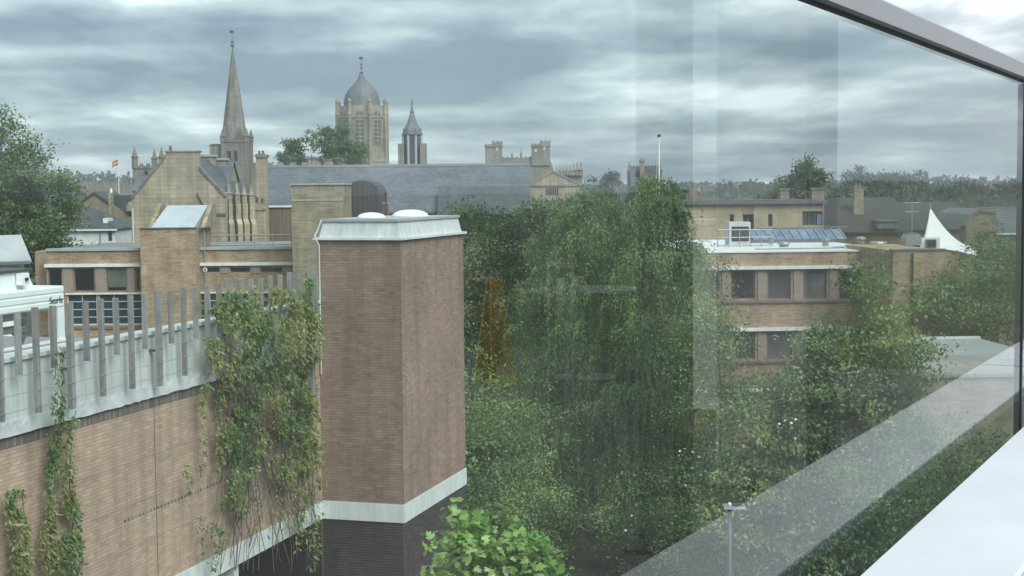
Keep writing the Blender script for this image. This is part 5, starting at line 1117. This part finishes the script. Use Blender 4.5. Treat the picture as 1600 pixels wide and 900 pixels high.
lobes_tree('ash_tree', 'spreading tree over the pale flat roof, by the far brick block', (at(1540, 700, 67.2)[0], 67.2, 0), [(.4, 0, 11.6, 1.5, 1.3, 1.2), (1.9, 0, 12.2, 1.4, 1.3, 1.2), (-.8, 0, 10.8, 1.6, 1.3, .9), (1.2, 0, 10.4, 1.6, 1.3, 1.0), (-1.9, 0, 10.6, 1.0, 1, .7)], 680, 34, .17, 'ash_leaf', .2, seed=36, gap=.42)
lobes_tree('small_tree', 'bare twigged small tree between birch and brick office', (at(1118, 700, 60)[0], 60, 0), [(-.4, 0, 12.0, .6, .7, 1.0), (0, 0, 10.6, .9, .8, 1.4), (-.5, 0, 8.7, 1.1, 1, 1.3), (.7, 0, 7.4, 1.3, 1.1, 1.3), (-.4, 0, 5.8, 1.5, 1.3, 1.4), (1.0, 0, 4.4, 1.5, 1.3, 1.3), (-.6, 0, 3.2, 1.5, 1.3, 1.1)], 620, 26, .13, 'ash_leaf', .14, 'pale_bark', seed=37, gap=.46, spread=.3)
SHR = [(755, 612, 58, 1.5, 1.3), (800, 660, 60, 1.6, 1.5), (748, 680, 55, 1.2, 1.2), (790, 745, 56, 1.7, 1.4), (745, 770, 52, 1.2, 1.2), (860, 790, 62, 1.6, 1.1), (1000, 790, 60, 1.5, 1.0), (1090, 730, 62, 1.7, 1.2), (1180, 760, 56, 1.8, 1.4), (1230, 850, 50, 1.7, 1.2), (1340, 800, 47, 1.9, 1.5), (1420, 760, 47, 1.8, 1.5), (1120, 860, 54, 1.2, .7), (1480, 700, 50, 1.9, 1.4)]
SHL = ['upper pale shrub against the brown tower side', 'tall shrub left of the birch skirt', 'shrub close against the brown tower corner', 'spreading shrub above the bright plane tree', 'low shrub behind the bright plane tree', 'dark shrub at the foot of the broad birch', 'small shrub in the shade under the birches', 'shrub at the edge of the littered clearing', 'leafy bush below the brick office windows', 'bush beside the lamp post', 'thick bush seen through the streaky reflection', 'bush under the pale flat roof', 'low scrub at the lamp post foot', 'bush at the foot of the yellow brick annexe']
for i, ((px, py, Y, rx, rz), lb) in enumerate(zip(SHR, SHL)):
    p = at(px, py, Y); z = max(p[2], rz * .8)
    lobes_tree('shrub', lb, (p[0], Y, 0), [(0, 0, z, rx, rx, rz), (rx * .5, .2, z - rz * .5, rx * .8, rx * .8, rz * .7), (-rx * .5, 0, z - rz * .6, rx * .8, rx * .8, rz * .7)] + ([(0, 0, z * .45, rx * .8, rx * .8, z * .4)] if z > 2.5 else []), 210, 30, .14, ['ash_leaf', 'birch_leaf', 'oak_leaf'][i % 3], .07, seed=60 + i, gap=.40, group='shrubs in the garden')
# bright plane tree near the camera
def plane_tree():
    b = at(765, 900, 25); L = []
    for px, py, r in ((716, 796, .12), (733, 812, .18), (722, 818, .2), (728, 840, .34), (705, 868, .34), (682, 890, .22), (750, 862, .42), (785, 858, .34), (815, 845, .26), (838, 850, .22), (846, 830, .10), (800, 880, .44), (835, 885, .22), (740, 905, .4), (790, 920, .45), (690, 925, .3), (765, 960, .5)):
        p = at(px, py, 25); L.append((p[0] - b[0], (px * 7 % 5 - 2) * .12, p[2], r, r, r))
    lobes_tree('plane_tree', 'bright green young plane tree with large lobed leaves in front', (b[0], 25, 0), L, 420, 5, .15, 'plane_leaf', .09, 'pale_bark', seed=51, spread=.13, gap=.36, droop=.3, shape='lobed', inner=.5)
plane_tree()
# big tree on the left edge and distant trees
p = at(-30, 300, 105)
lobes_tree('chestnut_tree', 'huge rounded tree at the left edge overhanging the office roof', (p[0], 105, 0),
           [(0, 0, 18.6, 4.0, 4, 3.6), (2.6, 0, 16.6, 2.6, 3, 2.4), (4.6, 0, 15.6, 1.9, 2, 1.6), (1.2, -.5, 14.4, 3.4, 3, 2.3), (4.2, -.4, 13.4, 2.3, 2, 1.8), (1.5, -.5, 11.8, 3.0, 3, 1.7), (4.6, -.4, 11.6, 1.9, 2, 1.1), (-3.5, 0, 15, 3.5, 3, 3.5), (5.6, 0, 14.8, .9, 1, .9), (6, -.2, 11.2, .9, 1, .5)], 1500, 34, .26, 'oak_leaf', .5, seed=41, spread=.42, gap=.38)
def far_tree(label, px, pt, pb, w, Y, mat, seed, n=170, gap=.44, leaf=.42, name='distant_tree'):
    """crown from pt (top) to pb (bottom), w wide in the picture"""
    b = at(px, pb, Y); t_ = at(px, pt, Y); k = FPX / Y; R = w / 2 / k; H = t_[2] - b[2]; q = random.Random(seed); L = []
    for i in range(7): f = i / 6; rr = R * (.75 * math.sin(math.pi * (.18 + .72 * f)) + .1); L.append((q.uniform(-.3, .3) * R, q.uniform(-.3, .3) * R, b[2] + H * (.1 + .78 * f), rr * .8, rr * .8, H * .2))
    for i in range(5): a = q.uniform(0, 6.28); f = q.uniform(.1, .7); L.append((R * .6 * math.cos(a), R * .4 * math.sin(a), b[2] + H * f, R * .45, R * .45, H * .2))
    lobes_tree(name, label, (b[0], Y, 0), L, n, 26, leaf, mat, .3, seed=seed, spread=leaf * 1.1, gap=gap)
far_tree('rounded tree standing in front of the domed tower', 527, 195, 268, 104, 185, 'oak_leaf', 71, 420, .36, .34)
far_tree('small tree between the spire and the domed tower', 457, 216, 268, 36, 185, 'oak_leaf', 72, 150, .36, .34)
far_tree('thin open tree left of the crested slate roof', 947, 265, 298, 52, 240, 'far_leaf', 73, 70, .5, .36)
far_tree('tall uneven tree rising above the cream building', 1256, 254, 312, 58, 165, 'oak_leaf', 74, 230, .42, .34)
far_tree('conical dark tree behind the tall pale chimney', 1342, 254, 320, 42, 190, 'dark_leaf', 75, 150, .42, .4)
far_tree('broad dark tree on the skyline right of the chimney', 1395, 258, 330, 84, 190, 'dark_leaf', 76, 280, .40, .4)
far_tree('ragged tree on the skyline above the marquee', 1440, 262, 330, 50, 195, 'dark_leaf', 77, 110, .48, .4)
far_tree('low rounded tree on the skyline above the stone end wall', 1515, 284, 345, 90, 200, 'far_leaf', 78, 260, .36, .45)
far_tree('broad tree at the skyline near the glass joint', 1580, 283, 350, 100, 210, 'far_leaf', 79, 260, .36, .45)
far_tree('rounded green tree behind the chimneys of the cream building', 1225, 296, 322, 60, 200, 'oak_leaf', 80, 120, .38, .42)
far_tree('dark yew hedge trees below the chapel pinnacles', 940, 294, 335, 74, 160, 'dark_leaf', 81, 240, .32, .34)
far_tree('dark tree between chapel and flagpole', 1005, 288, 335, 60, 150, 'dark_leaf', 82, 200, .36, .34)
far_tree('dark wooded clump behind the tiled roof', 1315, 300, 345, 90, 180, 'dark_leaf', 83, 240, .36, .4)
far_tree('dark wooded clump behind the marquee', 1470, 296, 350, 110, 175, 'dark_leaf', 84, 300, .34, .4)
far_tree('creeper covered tree against the stone end wall', 1540, 340, 420, 46, 88, 'ash_leaf', 85, 110, .42, .18)
# mixed scrub on the garden floor
def undergrowth():
    q = np.random.default_rng(8); n = 22000; X = q.uniform(-8, 26, n); Yv = q.uniform(48, 84, n)
    h = np.array([max(0, mnoise.noise(Vector((x * .35, y * .35, 2)))) for x, y in zip(X, Yv)]); keep = h > .06; X, Yv, h = X[keep], Yv[keep], h[keep]; m = len(X)
    P = np.stack([X, Yv, q.random(m) * (h * 1.8 + .1)], 1); D = unit(q.normal(size=(m, 3)) + np.array([0, -.3, .5])); Nn = unit(q.normal(size=(m, 3)) + np.array([0, 0, 1.2])); L = q.uniform(.08, .2, m)
    tag(obj('undergrowth', leaf_mesh('undergrowth', P, D, Nn, L, L * .5, 'birch_leaf'), 'birch_leaf'), 'low leafy ground cover under the garden trees', 'undergrowth', None, 'stuff')
undergrowth()
def blossoms():
    q = np.random.default_rng(18)
    pts = [(1062, 712), (1072, 702), (1084, 708), (1090, 714), (1079, 732), (1070, 758), (1082, 762), (1108, 700), (1118, 692), (985, 806), (980, 828), (1060, 705), (1228, 658), (1246, 655), (1240, 684), (1234, 660), (1220, 662)]
    n = len(pts); P = np.array([at(a, b, 53 if a < 1200 else 48) for a, b in pts]); D = unit(q.normal(size=(n, 3)) * np.array([1, .5, .3])); Nn = unit(np.array([0, -1, .6]) + q.normal(size=(n, 3)) * .3)
    # flower heads on the shrubs
    tag(obj('white_blossom', leaf_mesh('white_blossom', P, D, Nn, .12, .09, 'white_paint'), 'white_paint'), 'scattered white blossom heads among the shrubs', 'blossom', None, 'stuff')
blossoms()
def lamp_post():
    p = at(1140, 800, 45); t = T('lamp_post', 'dark lamp post with flat square lantern head among the bushes', 'street lamp', p[0], 45)
    z = t.px(1146, 793)[1]; t.part('pole', G().tube([(0, 0, 0), (0, 0, 3), (0, 0, z - .03)], [.085, .07, .07], 10), 'dark_metal', None, True)
    hd = t.part('head', G().add([(-.22, -.28, z), (.50, -.28, z), (.50, .28, z), (-.22, .28, z), (-.20, -.26, z + .07), (.46, -.26, z + .07), (.46, .26, z + .07), (-.20, .26, z + .07)], [(0, 3, 2, 1), (4, 5, 6, 7), (0, 1, 5, 4), (1, 2, 6, 5), (2, 3, 7, 6), (3, 0, 4, 7)]), 'grey_metal')
    t.part('panel', G().box(.08, .42, -.18, .18, z + .071, z + .08), 'dark_metal', hd); t.part('sensor', G().lathe(0, 0, [(.06, z + .07), (.06, z + .12), (.03, z + .16)], 10), 'opal', hd, True)
lamp_post()

# ------------------------------------------------------------------ roof terrace where the viewer stands: balustrade, parapet, floor, canopy
GANG = math.atan2(.884, .468); GN = np.array([.884, -.468, 0]); GO = -.79 * GN
def mirror(p):                      # the place on the terrace that the pane mirrors to that point
    p = np.array(p); return p - 2 * ((p - GO) @ GN) * GN
def balustrade():
    t = T('glass_balustrade', 'frameless glass balustrade with grey metal handrail on the terrace edge', 'balustrade', GO[0], GO[1], GANG)
    def pane(a, b):
        g = G().box(a, b, 0, .012, 14.95, 16.3375); me = g.mesh('pane'); me.materials.append(MATS['float_glass']); me.materials.append(MATS['float_glass_back'])
        for p in me.polygons: p.material_index = 0 if p.normal.y < -.5 else 1
        return t.part('pane', me, None)
    pane(-1.6, 5.13); pane(5.15, 9.5)
    t.part('joint_seal', G().box(5.133, 5.147, -.004, .021, 14.95, 16.33), 'gasket')
    t.part('handrail', G().prismx([(-.035, 16.338), (-.035, 16.38), (-.030, 16.385), (.008, 16.385), (.013, 16.38), (.013, 16.338)], -2.0, 10), 'rail_metal')
    t.part('rail_gasket', G().box(-1.9, 9.9, -.012, -.002, 16.331, 16.3375), 'gasket')
    for x in (-1.2, 1.9, 5.0, 8.0): t.part('clamp', G().box(x - .06, x + .06, -.045, -.003, 14.9, 15.17), 'dark_metal'); 
balustrade()
def parapet():
    t = T('terrace_parapet', 'broad white metal coping of the terrace parapet beside the glass', 'parapet', GO[0], GO[1], GANG)
    # local y is outwards: coping between y = -0.07 and y = -0.345
    t.part('coping', G().prismx([(-.07, 15.226), (-.07, 15.247), (-.073, 15.25), (-.338, 15.253), (-.345, 15.247), (-.345, 15.19), (-.10, 15.19), (-.10, 15.226)], -3, 12), 'coping_white')
    t.part('wall', G().box(-3, 12, -.32, -.12, 14.38, 15.189), 'grey_post')
    for x in (-.9, 1.2, 6.3, 8.9): t.part('coping_joint', G().prismx([(-.069, 15.23), (-.069, 15.248), (-.073, 15.2512), (-.338, 15.2542), (-.346, 15.248), (-.346, 15.20), (-.34, 15.20), (-.34, 15.23)], x, x + .006), 'gasket')
parapet()
def terrace():
    def quad(y0, y1, x0, x1): return [GO + np.array([math.cos(GANG), math.sin(GANG), 0]) * x + np.array([-math.sin(GANG), math.cos(GANG), 0]) * y for x, y in ((x0, y0), (x1, y0), (x1, y1), (x0, y1))]
    c = quad(-14, -.10, -3, 13)
    tag(obj('terrace_floor', G().prismz([(p[0], p[1]) for p in c], 0, 14.38).mesh('terrace_floor'), 'paving'), None, None, None, 'structure')
    R = math.degrees(GANG)
    def post(name, label, px0, px1, Yd, mat, top):
        a, b = mirror(at(px0, 400, Yd)), mirror(at(px1, 400, Yd)); m = (a + b) / 2; w = np.linalg.norm(a - b) / 2
        t = T(name, label, 'column', m[0], m[1], GANG, None, 14.38)
        g = G().prismz([(-w, -w + .02), (-w + .02, -w), (w - .02, -w), (w, -w + .02), (w, w - .02), (w - .02, w), (-w + .02, w), (-w, w - .02)], .02, top)
        t.part('shaft', g, mat); t.part('base_plate', G().box(-w - .04, w + .04, -w - .04, w + .04, 0, .02), 'dark_metal')
    post('canopy_column', 'slim dark canopy column mirrored in the glass', 1003, 1075, 6.5, 'dark_post', 3.6)
    post('canopy_column', 'broad grey canopy column mirrored in the glass', 1140, 1290, 8.0, 'grey_post', 3.6)
    s = mirror(at(775, 600, 12.1)); t = T('floor_sign', 'yellow folding floor sign mirrored faintly in the glass', 'sign', s[0], s[1], GANG + 2.2 + math.pi / 2, None, 14.38)
    for k in (-1, 1): t.part('board', G().add([(-.12, k * .16, .0), (.12, k * .16, .0), (.05, k * .02, .9), (-.05, k * .02, .9), (-.12, k * .18, .0), (.12, k * .18, .0), (.05, k * .04, .9), (-.05, k * .04, .9)], [(0, 1, 2, 3), (4, 5, 6, 7), (0, 1, 5, 4), (1, 2, 6, 5), (2, 3, 7, 6), (3, 0, 4, 7)]), 'sign_yellow')
    s = mirror(at(915, 460, 12.5)); t = T('terrace_table', 'round grey terrace table mirrored faintly in the glass', 'table', s[0], s[1], GANG, None, 14.38)
    t.part('top', G().lathe(0, 0, [(.46, .73), (.47, .74), (.47, .76), (.45, .77)], 20), 'grey_metal'); t.part('stem', G().tube([(0, 0, .03), (0, 0, .73)], .035, 8), 'grey_metal'); t.part('foot', G().lathe(0, 0, [(.28, 0), (.28, .015), (.05, .03)], 16), 'grey_metal')
terrace()
def terrace_bits():
    s = mirror(at(1130, 500, 10.5)); t = T('pale_patch_prop', 'pale cabinet added on the terrace, out of view, mirrored as a bright patch in the glass', 'prop', s[0], s[1], GANG, None, 14.38)  # unseen pale block added so the pane shows a bright patch
    t.part('body', G().box(-.27, .27, -.27, .27, .06, 1.36), 'white_paint'); t.part('plinth', G().box(-.25, .25, -.25, .25, 0, .06), 'dark_metal'); t.part('top', G().box(-.29, .29, -.29, .29, 1.36, 1.39), 'white_coat')
    s = mirror(at(879, 440, 11.5)); t = T('reflection_frame', 'open white frame added on the terrace for window outlines, mirrored faintly in the glass', 'added frame', s[0], s[1], math.atan2(GN[1], GN[0]) + .55, None, 14.38)  # unseen frame added so the pane shows square window outlines
    for a, b, c, d in ((-.2, .2, 1.0, 1.04), (-.2, .2, .75, .79), (-.2, -.16, .79, 1.0), (.16, .2, .79, 1.0)): t.part('frame', G().box(a, b, -.02, .02, c, d), 'concrete')
    t.part('leg', G().box(-.19, -.16, -.019, .019, 0, .75), 'grey_metal'); t.part('leg', G().box(.16, .19, -.019, .019, 0, .75), 'grey_metal'); t.part('panel', G().box(-.06, .06, -.015, .015, .79, .92), 'white_coat')
terrace_bits()

# ------------------------------------------------------------------ air
def haze():
    m, nt, b = new_mat('haze_air'); nt.nodes.remove(b)
    v = nt.nodes.new('ShaderNodeVolumePrincipled'); v.inputs['Color'].default_value = (.86, .93, .97, 1); v.inputs['Density'].default_value = HAZE; v.inputs['Anisotropy'].default_value = .2
    nt.links.new(v.outputs[0], nt.nodes['Material Output'].inputs['Volume'])
    tag(obj('haze', G().box(-1400, 1400, -40, 2200, -1, 75).mesh('haze'), 'haze_air'), 'thin pale haze in the air over the town', 'haze', None, 'stuff')
HAZE = .00026
haze()
